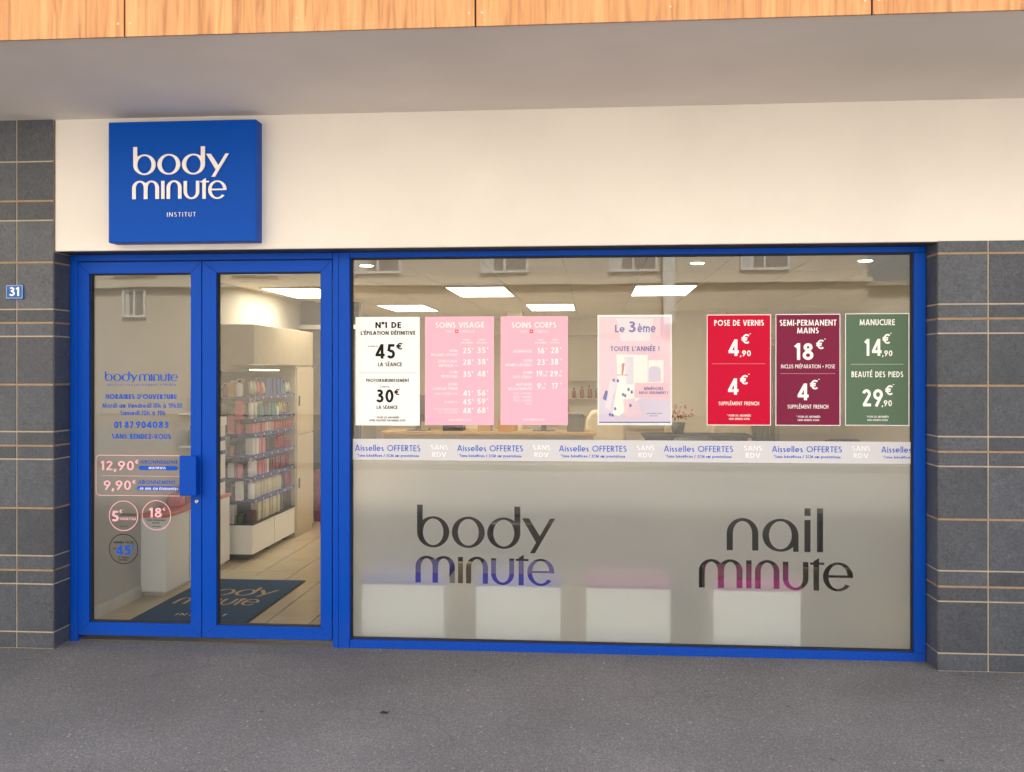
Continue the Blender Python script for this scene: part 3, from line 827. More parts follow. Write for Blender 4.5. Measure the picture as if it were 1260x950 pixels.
# ---- the two door leaves
LY0, LY1 = 0.010, 0.070
def door(ux0, ux1, gu0, gu1, gt, gb, zt, zb, label):
    d = empty('door', parent=bld); d['label'] = label
    X0, X1 = bp(ux0, 550, LY0)[0], bp(ux1, 550, LY0)[0]
    a, b_ = bp(gu0, 550, LY0)[0], bp(gu1, 550, LY0)[0]
    uc = (gu0+gu1)/2
    t, bo = bp(uc, gt, LY0)[1], bp(uc, gb, LY0)[1]
    c = .0004
    for nm, pts in (('stile', [(X0, zb), (a-c, bo-c*0), (a-c, t), (X0, zt)]), ('stile', [(b_+c, bo), (X1, zb), (X1, zt), (b_+c, t)]),
                    ('top_rail', [(a, t+c), (b_, t+c), (X1-c, zt), (X0+c, zt)]), ('bottom_rail', [(X0+c, zb), (X1-c, zb), (b_, bo-c), (a, bo-c)])):
        MB().prism(pts, LY0, LY1).build(nm, 'blue_frame', d, bevel=0.0022)
    MB().box(a, a+.006, .03, .062, bo, t).box(b_-.006, b_, .03, .062, bo, t).box(a+.006, b_-.006, .03, .062, t-.006, t).box(a+.006, b_-.006, .03, .062, bo, bo+.006).build('gasket', 'gasket', d)
    MB().box(a+.002, b_-.002, GY0, GY1, bo+.002, t-.002).build('glass', 'clear_glass', d)
    return d
ztl = headB - .006
zbl = bp(250, 784.8, LY0)[1]
doorL = door(95.2, 247.6, 109.7, 234.4, 336.5, 766.8, ztl, zbl, 'left blue glazed door with opening hours, prices and a pull handle')
doorR = door(248.6, 408.4, 266.2, 394.4, 335.0, 771.0, ztl, zbl, 'right blue glazed door without lettering')
# pull handle: a flat blue box standing off the stile
hx0, hz1 = bp(221.5, 561, -.05); hx1, hz0 = bp(242, 610, -.05)
h = MB().box(hx0, hx1, -.062, -.028, hz0, hz1).build('pull_handle', 'blue_frame', doorL, bevel=0.004)
for zz in (hz0+.03, hz1-.055): MB().box(hx1-.04, hx1-.015, -.028, LY0, zz, zz+.025).build('bracket', 'blue_frame', h)
lx, lz = bp(242, 617, LY0)
lk = MB().lathe([(.013,0),(.013,.004),(.009,.007)], n=16).build('lock', 'steel', doorL, loc=(lx, LY0+.001, lz)); lk.rotation_euler = (R(90),0,0)
MB().box(-.002, .002, -.006, .006, .0068, .0078).build('keyhole', 'gasket', lk)

# ---- lettering on the left door (vinyl on the outer face of the glass)
VY = GY0 - .0012
o1 = lambda x, y: (110 + x*140/739.0, 445 + y*140/739.0)
o2 = lambda x, y: (110 + x*.11111, 600 + y*.11111)
def wr(o, s, x0, x1, y0, y1, m, parent, w=.15, Y=VY, sp=.13):
    u0, v0 = o(x0, y0); u1, v1 = o(x1, y1)
    return write(s, u0, u1, v0, v1, Y, m, parent, w, sp)
lv = []; lf = []
logo_body(lv, lf)
# single-line version: both words share one baseline and x-height
xs_ = [p.x for p in lv]
mv = []; mf = []; logo_minute(mv, mf)
mv = [Vector((1185 + (p.x-70)*1.16, 408 - (692-p.y)*1.13)) for p in mv]
b = len(lv); lv += mv; lf += [[b+i for i in f] for f in mf]
u0, v0 = o1(100, 63); u1, v1 = o1(575, 134)
V = fit(lv, bp(u0, v1, VY)[0], bp(u1, v1, VY)[0], bp((u0+u1)/2, v0, VY)[1], bp((u0+u1)/2, v1, VY)[1])
gv, gf = union(V, lf)
link('lettering', flat_mesh('lettering', gv, gf, VY, 'vinyl_blue'), doorL)
B_ = 'vinyl_blue'; P_ = 'vinyl_pink'; K_ = 'vinyl_black'; W_ = 'ink_white'
wr(o1, 'INSTITUT EXCLUSIVEMENT FÉMININ', 115, 562, 145, 158, B_, doorL, .13, sp=.34)
wr(o1, "HORAIRES D'OUVERTURE", 105, 567, 212, 243, B_, doorL, .20)
wr(o1, 'Mardi au Vendredi 10h à 19h30', 85, 603, 270, 300, B_, doorL, .165)
wr(o1, 'Samedi 10h à 19h', 200, 492, 318, 348, B_, doorL, .165)
for s_, xa, xb in (('01', 160, 207), ('87', 228, 287), ('90', 302, 366), ('40', 371, 441), ('83', 449, 513)): wr(o1, s_, xa, xb, 388, 432, B_, doorL, .19)
wr(o1, 'SANS RENDEZ-VOUS', 145, 528, 470, 502, B_, doorL, .20)
wr(o1, '12,90', 75, 290, 645, 705, P_, doorL, .16); wr(o1, '€', 297, 318, 638, 665, P_, doorL, .17)
wr(o1, 'ABONNEMENT', 332, 573, 641, 664, B_, doorL, .14)
wr(o1, '9,90', 93, 270, 772, 832, P_, doorL, .16); wr(o1, '€', 279, 300, 768, 793, P_, doorL, .17)
wr(o1, 'ABONNEMENT', 317, 560, 771, 795, B_, doorL, .14)
def pill(o, x0, x1, y0, y1, m, parent, Y=VY):
    a, t = bp(*o(x0, y0), Y); b_, bo = bp(*o(x1, y1), Y)
    r = (t-bo)/2; cz = (t+bo)/2
    pts = [(a+r-r*math.sin(R(q)), cz + r*math.cos(R(q))) for q in range(0, 181, 15)] + [(b_-r+r*math.sin(R(q)), cz - r*math.cos(R(q))) for q in range(0, 181, 15)]
    me = flat_mesh('label_pill', pts, [tuple(range(len(pts)))], Y, m)
    return link('label_pill', me, parent)
pill(o1, 320, 574, 677, 706, B_, doorL); wr(o1, 'MULTIPASS', 385, 495, 683, 698, W_, doorL, .2, VY-.0008)
pill(o1, 308, 580, 808, 838, B_, doorL); wr(o1, '-30 ANS OU ÉTUDIANTES', 320, 575, 818, 833, W_, doorL, .2, VY-.0008)
def outline(pts, w, m, parent, name, Y=VY):
    V = []; F = []; stroke_quads(pts, w, V, F)
    return link(name, flat_mesh(name, [(p.x, p.y) for p in V], ccw(F, V), Y, m), parent)
a, t = bp(*o1(43, 607), VY); b_, bo = bp(*o1(588, 873), VY)
r = .028
outline([(b_, t), (a+r, t)] + [(a+r-r*math.sin(R(q)), t-r+r*math.cos(R(q))) for q in range(15, 91, 15)] + [(a+r-r*math.cos(R(q)), bo+r-r*math.sin(R(q))) for q in range(0, 91, 15)] + [(b_, bo)], .0042, P_, doorL, 'border_line')
a, t = bp(*o1(80, 741), VY); b_, _ = bp(*o1(585, 741), VY)
outline([(a, t), (b_, t)], .0022, P_, doorL, 'rule_line')
def circle(x, y, r, m):
    cx, cz = bp(*o2(x, y), VY); ex, _ = bp(*o2(x+r, y), VY)
    rr = ex-cx
    outline([(cx+rr*math.cos(R(q)), cz+rr*math.sin(R(q))) for q in range(0, 361, 8)], .0048, m, doorL, 'ring_outline')
circle(378, 312, 158, P_); circle(742, 307, 158, P_); circle(378, 680, 158, K_)
wr(o2, '5', 245, 325, 257, 375, P_, doorL, .19); wr(o2, '€', 333, 362, 243, 281, P_, doorL, .18); wr(o2, '*', 372, 385, 243, 258, P_, doorL, .1)
wr(o2, 'SUPPLÉMENT', 333, 520, 291, 312, K_, doorL, .19); wr(o2, 'SHIATSU', 333, 512, 331, 360, P_, doorL, .17); wr(o2, '*ABONNÉES', 325, 432, 424, 437, K_, doorL, .15)
wr(o2, '18', 665, 803, 223, 330, P_, doorL, .17); wr(o2, '€', 810, 840, 222, 258, P_, doorL, .18); wr(o2, '*', 845, 857, 225, 240, P_, doorL, .1)
wr(o2, 'SEMI-PERMANENT', 638, 852, 353, 370, K_, doorL, .17); wr(o2, 'MAINS', 697, 778, 383, 398, K_, doorL, .17); wr(o2, '*ABONNÉES', 685, 790, 424, 437, K_, doorL, .15)
wr(o2, 'LUMIÈRE PULSÉE', 268, 490, 596, 618, K_, doorL, .21); wr(o2, 'dès', 263, 305, 665, 684, K_, doorL, .2)
wr(o2, '45', 290, 460, 640, 745, B_, doorL, .19); wr(o2, '€', 463, 495, 640, 674, B_, doorL, .2); wr(o2, '*', 496, 511, 630, 648, B_, doorL, .12)
wr(o2, 'LA SÉANCE', 318, 432, 766, 783, K_, doorL, .19); wr(o2, '*ABONNÉES', 318, 425, 793, 809, K_, doorL, .19)

# ================================================================== illuminated-style box sign on the cream wall
SGY = FY - 0.105
sg = empty('shop_sign'); tag(sg, 'square blue box sign with white lettering fixed on the cream wall above the doors', 'sign')
sx0 = bp(133.5, 220, SGY)[0]; sx1 = bp(315, 220, SGY)[0]
sz1 = bp(225, 148.6, SGY)[1]; sz0 = bp(225, 297.7, SGY)[1]
MB().box(sx0, sx1, SGY, FY+.002, sz0, sz1).build('sign_box', 'blue_sign', sg, bevel=0.004)
o3 = lambda x, y: (140 + x*170/1260.0, 160 + y*170/1260.0)
def logo_at(fn, o, x0, x1, y0, y1, Y, m, parent, thick=0.004):
    lv = []; lf = []; fn(lv, lf)
    u0, v0 = o(x0, y0); u1, v1 = o(x1, y1); um = (u0+u1)/2
    V = fit(lv, bp(u0, v1, Y)[0], bp(u1, v1, Y)[0], bp(um, v0, Y)[1], bp(um, v1, Y)[1])
    gv, gf = union(V, lf)
    ob = link('lettering', flat_mesh('lettering', gv, gf, Y, m), parent)
    md = ob.modifiers.new('thickness', 'SOLIDIFY'); md.thickness = thick; md.offset = 1
    return ob
logo_at(logo_body, o3, 180, 1052, 148, 432, SGY-.005, 'lettering_white', sg)
logo_at(logo_minute, o3, 170, 1030, 442, 634, SGY-.005, 'lettering_white', sg)
ob = wr(o3, 'INSTITUT', 487, 748, 750, 790, 'lettering_white', sg, .11, SGY-.003, .3)
md = ob.modifiers.new('thickness', 'SOLIDIFY'); md.thickness = .002; md.offset = 1

# house number
hn = empty('house_number_plate'); tag(hn, 'small blue enamel house number plate 31 on dark tiled pillar', 'house number')
NY = PY - .012
a, t = bp(7, 350.5, NY); b_, bo = bp(28.5, 368, NY)
MB().box(a, b_, NY, PY+.001, bo, t).build('plate', 'plate_blue', hn, bevel=0.005, seg=3)
pts = [(a+.006, bo+.006), (b_-.006, bo+.006), (b_-.006, t-.006), (a+.006, t-.006), (a+.006, bo+.006)]
outline(pts, .0016, 'ink_white', hn, 'border_line', NY-.0012)
write('31', 11.0, 23.5, 353.3, 364.2, NY-.0012, 'ink_white', hn, .17)

# ================================================================== posters
QY = GY0 - .003
def poster(name, label, u0, u1, v0, v1, paper, border=None, Y=QY):
    p = empty(name); tag(p, label, 'poster')
    if border:
        slab(u0, u1, v0, v1, Y, .0012, border, p, 'sheet')
        slab(u0+.9, u1-.9, v0+.9, v1-.9, Y-.0008, .0006, paper, p, 'printed_area')
    else: slab(u0, u1, v0, v1, Y, .0012, paper, p, 'sheet')
    return p
TY = QY - .0016
k5 = 100/633.0
def org(x, y, k=k5): return lambda a, b: (x + a*k, y + b*k)
def rule(o, x0, x1, y, th, m, parent, Y=TY):
    a, z = bp(*o(x0, y), Y); b_, _ = bp(*o(x1, y), Y)
    outline([(a, z), (b_, z)], th, m, parent, 'rule_line', Y)
# 1 white
p = poster('price_poster', 'white poster with black lettering priced 45 and 30 euros', 437.4, 516.5, 390, 523.6, 'paper_white')
o = org(430, 380); K = 'ink_black'
def T(s, x0, x1, y0, y1, w=.15, m=None, sp=.13, Y=TY): wr(o, s, x0, x1, y0, y1, m or K, p, w, Y, sp)
T('N°1 DE', 202, 402, 103, 150, .2); T("L'ÉPILATION DÉFINITIVE", 88, 513, 173, 203, .2)
T('45', 200, 355, 275, 388, .18); T('€', 365, 408, 265, 318, .18); T('*', 409, 418, 262, 274, .1)
T('À PARTIR DE', 145, 220, 287, 297, .17); T('LA SÉANCE', 222, 408, 418, 448, .18)
rule(o, 78, 517, 499, .0045, 'rule_grey', p)
T('PHOTORAJEUNISSEMENT', 130, 465, 545, 570, .19); T('À PARTIR DE', 238, 310, 603, 613, .17)
T('30', 207, 343, 628, 730, .18); T('€', 350, 386, 625, 672, .18); T('*', 386, 394, 622, 634, .1); T('LA SÉANCE', 212, 374, 754, 780, .18)
T('* POUR LES ABONNÉES', 202, 390, 839, 853, .17); T('OFFRE GRATUITE SUR RENDEZ-VOUS', 153, 437, 862, 877, .17)
# 2 and 3 pink price lists
def pink_head(title, tx, sw, bx, fo, c1, c2):
    T(title, tx[0], tx[1], 104, 148, .17); T('SWISS', sw[0], sw[1], 166, 187, .10); T('FORMULA', fo[0], fo[1], 166, 187, .10)
    u0, v0 = o(bx[0], 162); u1, v1 = o(bx[1], 188)
    e = slab(u0, u1, v0, v1, TY-.0002, .0006, 'ink_red', p, 'red_square')
    cx, cz = bp((u0+u1)/2, (v0+v1)/2, TY)
    MB().box(cx-.0055, cx+.0055, TY-.0010, TY-.0006, cz-.0017, cz+.0017).box(cx-.0017, cx+.0017, TY-.0010, TY-.0006, cz+.0017, cz+.0055).box(cx-.0017, cx+.0017, TY-.0010, TY-.0006, cz-.0055, cz-.0017).build('white_cross', 'ink_white', e)
    for (a0, a1, b0, b1), s2 in ((c1, 'ABONNÉES'), (c2, 'PASSAGE')):
        T('TARIFS', a0, a1, 236, 247, .18); T(s2, b0, b1, 258, 270, .18)
K = 'ink_white'
p = poster('price_poster', 'pink price list headed SOINS VISAGE with the longer list of treatments', 522.9, 607.8, 389.5, 523.1, 'paper_pink'); o = org(515, 380)
pink_head('SOINS VISAGE', (132, 510), (208, 280), (286, 311), (316, 437), (345, 400, 330, 425), (467, 520, 455, 531))
for s, x0, x1, y0, w in (('SOIN',240,304,317,.16),('REGARD LIFTANT',100,304,347,.16),('SOIN FLASH',152,298,398,.16),('MASQUE ++',160,304,430,.16),('SOIN',240,304,483,.16),('PROFOND',177,304,516,.16),('SOINS',228,304,577,.16),('LONGUE TENUE',112,304,611,.16),('ANTI COMÉDONS',130,305,653,.10),('VITAMINE C',197,305,717,.10),('PATCH ÉNERGISANT',120,308,774,.10),('OU COLLAGÈNE',153,305,798,.10)):
    T(s, x0, x1, y0, y0 + (21 if w > .12 else 17), w)
for a_, b2, y in (('25','35',302),('28','38',391),('35','48',485),('41','56',634),('45','59',700),('48','68',769)):
    T(a_, 345, 400 if a_ == '41' else 409, y+2, y+46, .17); T(b2, 457, 522, y-2, y+43, .17); T('€', 416, 427, y+1, y+16, .2); T('€', 531, 543, y-3, y+12, .2)
T('SANS RENDEZ-VOUS', 233, 412, 858, 874, .15)
p = poster('price_poster', 'pink price list headed SOINS CORPS with the shorter list of treatments', 615.9, 698.7, 389.2, 523, 'paper_pink'); o = org(608, 380)
pink_head('SOINS CORPS', (137, 483), (200, 272), (277, 303), (308, 422), (335, 388, 317, 411), (450, 503, 440, 512))
for s, x0, x1, y0, w in (('GOMMAGE',150,294,320,.16),('SOIN',228,294,392,.16),('JAMBES LÉGÈRES',88,294,427,.16),('SOIN',228,294,486,.16),('ANTI STRESS',145,294,521,.16),('MASSAGE',172,294,578,.16),("RELAX'MINUTE",110,294,612,.16),('COU / ÉPAULES',152,295,650,.10),('BRAS / JAMBES',152,295,678,.10),('PIEDS / MAINS',152,295,705,.10),('DOS',252,295,730,.10)):
    T(s, x0, x1, y0, y0 + (21 if w > .12 else 17), w)
T('16',340,392,304,349,.17); T('28',442,503,299,346,.17); T('23',335,395,392,438,.17); T('38',438,500,388,436,.17)
T('19',330,378,483,527,.17); T(',90',376,410,511,528,.17); T('29',433,497,483,527,.17); T(',90',496,526,511,528,.17)
T('9',335,365,579,625,.17); T(',90',365,398,608,626,.17); T('17',452,497,577,623,.17)
for x, y in ((401,303),(514,297),(403,391),(516,387),(403,483),(516,481),(391,578),(514,575)): T('€', x, x+12, y, y+15, .2)
T('SANS RENDEZ-VOUS', 225, 398, 854, 871, .15)
# 5, 6, 7 coloured price cards
k7 = 290/984.0
LIN = 'ink_white'
p = poster('price_poster', 'red poster with white lettering priced 4,90 and 4 euros', 869.7, 948.6, 387, 523.5, 'paper_red', 'paper_white'); o = org(860, 300, k7)
T('POSE DE VERNIS',64,271,318,342,.17); T('4',122,167,399,468,.17); T('€',178,207,377,417,.17); T('*',210,218,374,386,.1); T(',90',172,217,445,469,.17)
rule(o, 55, 278, 501, .0022, 'rule_rose', p)
T('4',120,165,562,630,.17); T('€',172,201,548,587,.17); T('*',205,213,543,555,.1); T('SUPPLÉMENT FRENCH',82,251,659,674,.14); T('* POUR LES ABONNÉES',118,217,713,721,.16); T('SANS RENDEZ-VOUS',125,212,727,735,.16)
p = poster('price_poster', 'plum poster with white lettering priced 18 and 4 euros', 954.3, 1034, 386.4, 523.8, 'paper_plum', 'paper_white')
T('SEMI-PERMANENT',337,574,317,342,.17); T('MAINS',410,500,350,374,.17); T('18',402,478,415,485,.17); T('€',490,518,400,440,.17); T('*',522,531,396,408,.1)
T('INCLUS PRÉPARATION + POSE',343,568,504,520,.13); rule(o, 340, 570, 542, .0022, 'rule_rose', p)
T('4',410,458,583,653,.17); T('€',464,493,568,608,.17); T('*',497,505,564,576,.1); T('SUPPLÉMENT FRENCH',370,540,672,688,.14); T('* POUR LES ABONNÉES',407,507,718,726,.16); T('SANS RENDEZ-VOUS',412,502,732,740,.16)
p = poster('price_poster', 'grey green poster with white lettering priced 14,90 and 29,90 euros', 1040, 1118.7, 385.6, 523.8, 'paper_green', 'paper_white')
T('MANUCURE',671,818,315,340,.17); T('14',694,763,397,468,.17); T('€',767,795,376,418,.17); T('*',797,806,372,384,.1); T(',90',766,808,445,469,.17)
rule(o, 635, 854, 503, .0022, 'rule_grey', p)
T('BEAUTÉ DES PIEDS',637,853,533,557,.17); T('29',681,768,607,679,.17); T('€',778,806,590,632,.17); T('*',808,817,586,598,.1); T(',90',764,806,653,678,.17); T('* POUR LES ABONNÉES',697,792,718,726,.16); T('SANS RENDEZ-VOUS',702,788,732,740,.16)
# 4 pale pink offer poster: hangs on the inner side of the glass
IY = GY1 + .0065
p = poster('offer_poster', 'pale pink and lilac poster with blue lettering and collage of paper strips', 735.2, 826.8, 387.4, 523.2, 'paper_white', None, IY)
k4 = 105/665.0
o = org(730, 380, k4); K = 'ink_violet'
IT = IY - .0008
_pd = [0.0]
def patch(pts, m, name, d=0.0):
    _pd[0] += .00012; d = _pd[0]
    q = [bp(*o(x, y), IT-d) for x, y in pts]
    V = [Vector(c) for c in q]
    f = ccw([list(range(len(q)))], V)
    link(name, flat_mesh(name, q, f, IT-d, m), p)
patch([(45,62),(602,62),(602,890),(45,890)], 'paper_rose', 'printed_area')
D1, D2, D3 = .0005, .0010, .0015
patch([(45,190),(602,190),(602,238),(45,238)], 'paper_blush', 'colour_band', D1)
patch([(45,880),(602,880),(602,890),(45,890)], 'ink_cobalt', 'colour_band', D1)
patch([(60,64),(580,64),(580,72),(60,72)], 'paper_lilac', 'colour_band', D1)
patch([(180,75),(470,75),(440,252),(215,252)], 'paper_pale', 'paper_strip', D1)
patch([(45,690),(330,690),(602,720),(602,878),(45,878)], 'paper_lilac', 'colour_band', D1)
patch([(180,355),(425,360),(425,585),(360,700),(200,840),(150,820),(190,560)], 'paper_white', 'paper_strip', D2)
patch([(240,375),(312,375),(312,590),(255,590)], 'paper_pale', 'paper_strip', D3)
patch([(318,385),(425,385),(420,575),(322,575)], 'paper_white', 'paper_strip', D3)
patch([(430,398),(548,398),(548,575),(430,575)], 'paper_white', 'paper_strip', D2)
patch([(432,470),(450,450),(510,450),(526,470),(526,570),(432,570)], 'paper_lilac', 'paper_strip', D3)
patch([(325,578),(590,578),(590,695),(318,695)], 'paper_blush', 'paper_strip', D2)
patch([(96,634),(165,665),(142,738),(72,702)], 'ink_cobalt', 'blue_square', D3)
patch([(130,560),(185,575),(130,790),(92,770)], 'paper_pale', 'paper_strip', D2)
patch([(232,705),(320,700),(388,820),(360,850),(245,845)], 'paper_rose', 'paper_strip', D3)
patch([(182,513),(270,513),(270,519),(182,519)], 'counter_pink', 'paper_strip', D3+.0004)
patch([(222,425),(245,425),(232,512),(220,512)], 'p_rose', 'paper_strip', D3+.0004)
for x, y in ((150,548),(182,552),(222,660),(238,668),(265,620),(290,640),(120,815),(140,820),(280,745),(160,770)):
    patch([(x,y),(x+16,y-5),(x+20,y+18),(x+3,y+22)], 'ink_cobalt', 'blue_mark', D3+.0004)
LI = IT - .0040
T('Le', 170, 245, 125, 183, .16, Y=LI); T('3', 273, 330, 98, 183, .17, Y=LI); T('ème', 345, 485, 112, 183, .15, Y=LI); T("TOUTE L'ANNÉE !", 135, 515, 292, 330, .17, Y=LI)
T('BÉNÉFICIEZ', 397, 545, 612, 632, .2, Y=LI); T('AUSSI SEULEMENT !', 355, 582, 644, 663, .2, Y=LI)
T('SANS RENDEZ-VOUS', 415, 538, 811, 820, .16, Y=LI); T('10h à 19h', 440, 500, 830, 839, .16, Y=LI)

# ================================================================== banner strip across the glass
bn = empty('window_banner'); tag(bn, 'pale grey strip with repeated blue lettering stuck across the shop window', 'banner')
BY = GY0 - .002
bz1 = bp(780, 541.8, BY)[1]; bz0 = bp(780, 568.4, BY)[1]
MB().box(gx0+.008, gx1-.008, BY, BY+.0006, bz0, bz1).build('strip', 'banner_film', bn)
st = [(436.9,517.2,530,551), (562.7,643.5,655.5,677), (688,771,783.5,805), (817,902,915.5,937.5), (950,1036,1048.5,1070.5)]
for a, b_, c, d in st:
    k = (a-431)/695.0*2.0
    write('Aisselles OFFERTES', a, b_, 547.6+k, 555.0+k, BY-.0008, B_, bn, .135)
    write('*Sans bénéfices / 2CM sur prestations', a+2, b_-2, 558.8+k, 562.3+k, BY-.0008, B_, bn, .17)
    write('SANS', c, d, 547.3+k, 553.4+k, BY-.0008, W_, bn, .14)
    write('RDV', c+2, d-2, 556.2+k, 562.2+k, BY-.0008, W_, bn, .14)
write('Aisselles', 1084.5, 1121.5, 549.6, 557, BY-.0008, B_, bn, .135)
write('*Sans bénéfices', 1086, 1122, 561, 564.2, BY-.0008, B_, bn, .17)

# ================================================================== inside the shop
CZ = 2.515
RX0, RX1, RY1 = -3.42, 3.6, 9.2
fl = tag(MB().box(RX0-.2, RX1+.2, 0.03, RY1+.2, -.3, -.006).build('shop_floor', 'floor_grout'), kind='structure')
tx, ty = .30, .50
GR = .007
tile_me = MB().box(0, tx-GR, 0, ty-GR, -.02, 0).mesh('floor_tile', 'floor_tile')
rest = MB()
for i in range(24):
    for j in range(19):
        X = RX0 + tx*i + .01; Yy = .165 + ty*j
        if X < -.75 and Yy < 6.5: link('floor_tile', tile_me, fl, loc=(X, Yy, 0))
        else: rest.box(X, X+tx-GR, Yy, Yy+ty-GR, -.02, 0)
tag(rest.build('floor_tiles_further_in', 'floor_tile', fl), kind='stuff')
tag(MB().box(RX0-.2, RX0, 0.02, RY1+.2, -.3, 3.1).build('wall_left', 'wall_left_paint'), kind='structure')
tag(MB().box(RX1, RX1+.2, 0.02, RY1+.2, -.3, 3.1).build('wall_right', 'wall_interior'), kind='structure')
tag(MB().box(RX0-.2, RX1+.2, RY1, RY1+.2, -.3, 3.1).build('wall_back', 'wall_interior'), kind='structure')
tag(MB().box(RX0, RX0+.012, 0.2, 1.165, 0, .09).build('skirting_board', 'skirting'), kind='structure')
ce = tag(MB().box(RX0-.2, RX1+.2, 0.25, RY1+.2, CZ+.012, CZ+.3).build('ceiling', 'ceiling_grid'), kind='structure')
MB().box(RX0-.2, RX1+.2, .0755, .25, ZT-.001, 3.1).build('inner_lintel', 'wall_interior', bld)
# ceiling panels of light
lights = []
PX1 = bp(584, 353, 3.2)[0]; 
for Xc, Yc in ((PX1, 3.8), (bp(815, 351, 3.2)[0], 3.8), (-2.92, 3.8), (-2.32, 6.2), (-.52, 6.2)):
    lights.append((Xc, Yc))
ct = MB().box(0, .592, 0, 1.192, 0, .014).mesh('ceiling_tile', 'ceiling_tile')
gx, gy = PX1-.3, 3.2
used = []
for Xc, Yc in lights:
    i = round((Xc-.3-gx)/.6); j = round((Yc-.6-gy)/1.2); used.append((i, j))
for i in range(-6, 12):
    for j in range(-3, 6):
        X = gx + .6*i; Yy = gy + 1.2*j
        if X < RX0-.4 or X > RX1 or Yy > RY1 or Yy < -.6: continue
        if (i, j) in used:
            rt = empty('ceiling_light')
            f_ = MB().box(X+.003, X+.02, Yy+.003, Yy+1.193, CZ-.012, CZ+.011).box(X+.576, X+.593, Yy+.003, Yy+1.193, CZ-.012, CZ+.011).box(X+.02, X+.576, Yy+.003, Yy+.02, CZ-.012, CZ+.011).box(X+.02, X+.576, Yy+1.176, Yy+1.193, CZ-.012, CZ+.011)
            f_.build('frame', 'white_paint', rt)
            MB().box(X+.02, X+.576, Yy+.02, Yy+1.176, CZ-.008, CZ+.011).build('diffuser', 'led_panel', rt)
            where = 'over the doormat side' if i < -1 else ('over the stools' if Yy < 5 else 'at the back of the shop')
            tag(rt, 'lit rectangular ceiling panel ' + ('in the front row' if Yy < 5 else 'in the back row'), 'ceiling light', 'lit ceiling panels in the front row' if Yy < 5 else 'lit ceiling panels in the back row')
            continue
        a = max(X, RX0-.1); bb = max(Yy, .26)
        if a == X and bb == Yy: link('ceiling_tile', ct, ce, loc=(X+.004, Yy+.004, CZ))
        else: MB().box(a+.004, X+.596, bb+.004, Yy+1.196, CZ, CZ+.014).build('ceiling_tile', 'ceiling_tile', ce)
for u, v in ((451, 326), (858, 323), (1065, 320)):
    s = (CZ-EYE)*FPX/(HOR-v); a_ = (u-630)/FPX
    X = s*(CY*a_-SY); Yy = s*(CY+SY*a_) - DIST
    dl = empty('downlight')
    MB().lathe([(.062, CZ-.006), (.062, CZ+.004), (.05, CZ+.004)], X, Yy, 20).build('trim_ring', 'white_paint', dl, smooth=False)
    MB().lathe([(.044, CZ-.010), (.05, CZ-.006)], X, Yy, 20).build('lens', 'downlight_glow', dl)
    tag(dl, 'small round lit downlight in the ceiling just behind the glass', 'downlight', 'round downlights along the glass')

# door mat
mt = empty('door_mat'); tag(mt, 'dark navy entrance mat with tan lettering on the tiled floor behind the doors', 'door mat')
mx0, mx1, my0, my1 = -3.16, -2.33, .34, 1.80
MB().box(mx0, mx1, my0, my1, .0005, .008).build('rubber_edge', 'mat_rubber', mt, bevel=.003)
MB().box(mx0+.015, mx1-.015, my0+.015, my1-.015, .008, .012).build('pile', 'mat_navy', mt)
def floor_letters(v2, f, m, parent):
    me = bpy.data.meshes.new('lettering'); me.from_pydata([(x, y, .0128) for x, y in v2], [], f); me.materials.append(M[m])
    return link('lettering', me, parent)
for fn, x0, x1, y1, y0 in ((logo_body, -3.06, -2.42, 1.50, 1.19), (logo_minute, -3.07, -2.45, 1.14, .92)):
    lv = []; lf = []; fn(lv, lf)
    V = fit(lv, x0, x1, y1, y0)
    gv, gf = union(V, lf); floor_letters(gv, gf, 'mat_tan', mt)
v_, f_, wd = text2d('INSTITUT', .14, .3)
floor_letters([(-2.90+a*.36/wd, .60+c*.06) for a, c in v_], f_, 'mat_white', mt)

# low console along the left wall
cn = empty('console_desk'); tag(cn, 'narrow white wall console with pink top edge inside the left door', 'console')
cx1 = -3.22
MB().box(RX0+.001, cx1, 1.17, 2.46, .035, .600).build('body', 'laminate_white', cn, bevel=.004)
MB().box(RX0+.001, cx1-.03, 1.21, 2.44, 0, .035).build('plinth', 'skirting', cn)
MB().box(RX0+.001, cx1+.012, 1.155, 2.47, .600, .628).build('top', 'counter_pink', cn, bevel=.004)
for yy in (1.60, 2.03): MB().box(cx1, cx1+.0015, yy-.0015, yy+.0015, .05, .59).build('panel_joint', 'gasket', cn)

# product display along the left wall
ds = empty('product_display'); tag(ds, 'wall display with blue edged shelves on a white base cabinet, full of beauty products', 'display shelf')
dx0, dx1, dy0, dy1 = RX0+.001, -3.06, 2.60, 3.83
MB().box(dx0+.06, dx1, dy0, dy1, .055, .320).build('base_cabinet', 'laminate_white', ds, bevel=.004)
MB().box(dx0+.06, dx1+.006, dy0-.006, dy1, .320, .330).build('base_top', 'black_matt', ds)
for yy in (dy0+.08, (dy0+dy1)/2, dy1-.1): MB().box(dx0+.15, dx1-.06, yy-.03, yy+.03, 0, .055).build('foot', 'dark_steel', ds)
for yy in (3.2,): MB().box(dx1, dx1+.001, yy-.0015, yy+.0015, .06, .315).build('panel_joint', 'gasket', ds)
MB().box(dx0, dx0+.02, dy0, dy1, .33, 1.70).build('backboard', 'backboard', ds)
MB().box(dx0+.02, dx1+.03, dy0-.05, dy1+.55, 1.770, 2.13).build('header', 'header_cream', ds, bevel=.003)
MB().box(dx0+.02, dx1, dy0, dy1, 1.70, 1.715).build('canopy', 'backboard', ds)
MB().box(dx1-.03, dx1+.002, dy0, dy1-.5, 1.7155, 1.725).build('light_strip', 'shelf_strip', ds)
levels = [1.48, 1.275, 1.143, .945, .748, .543]
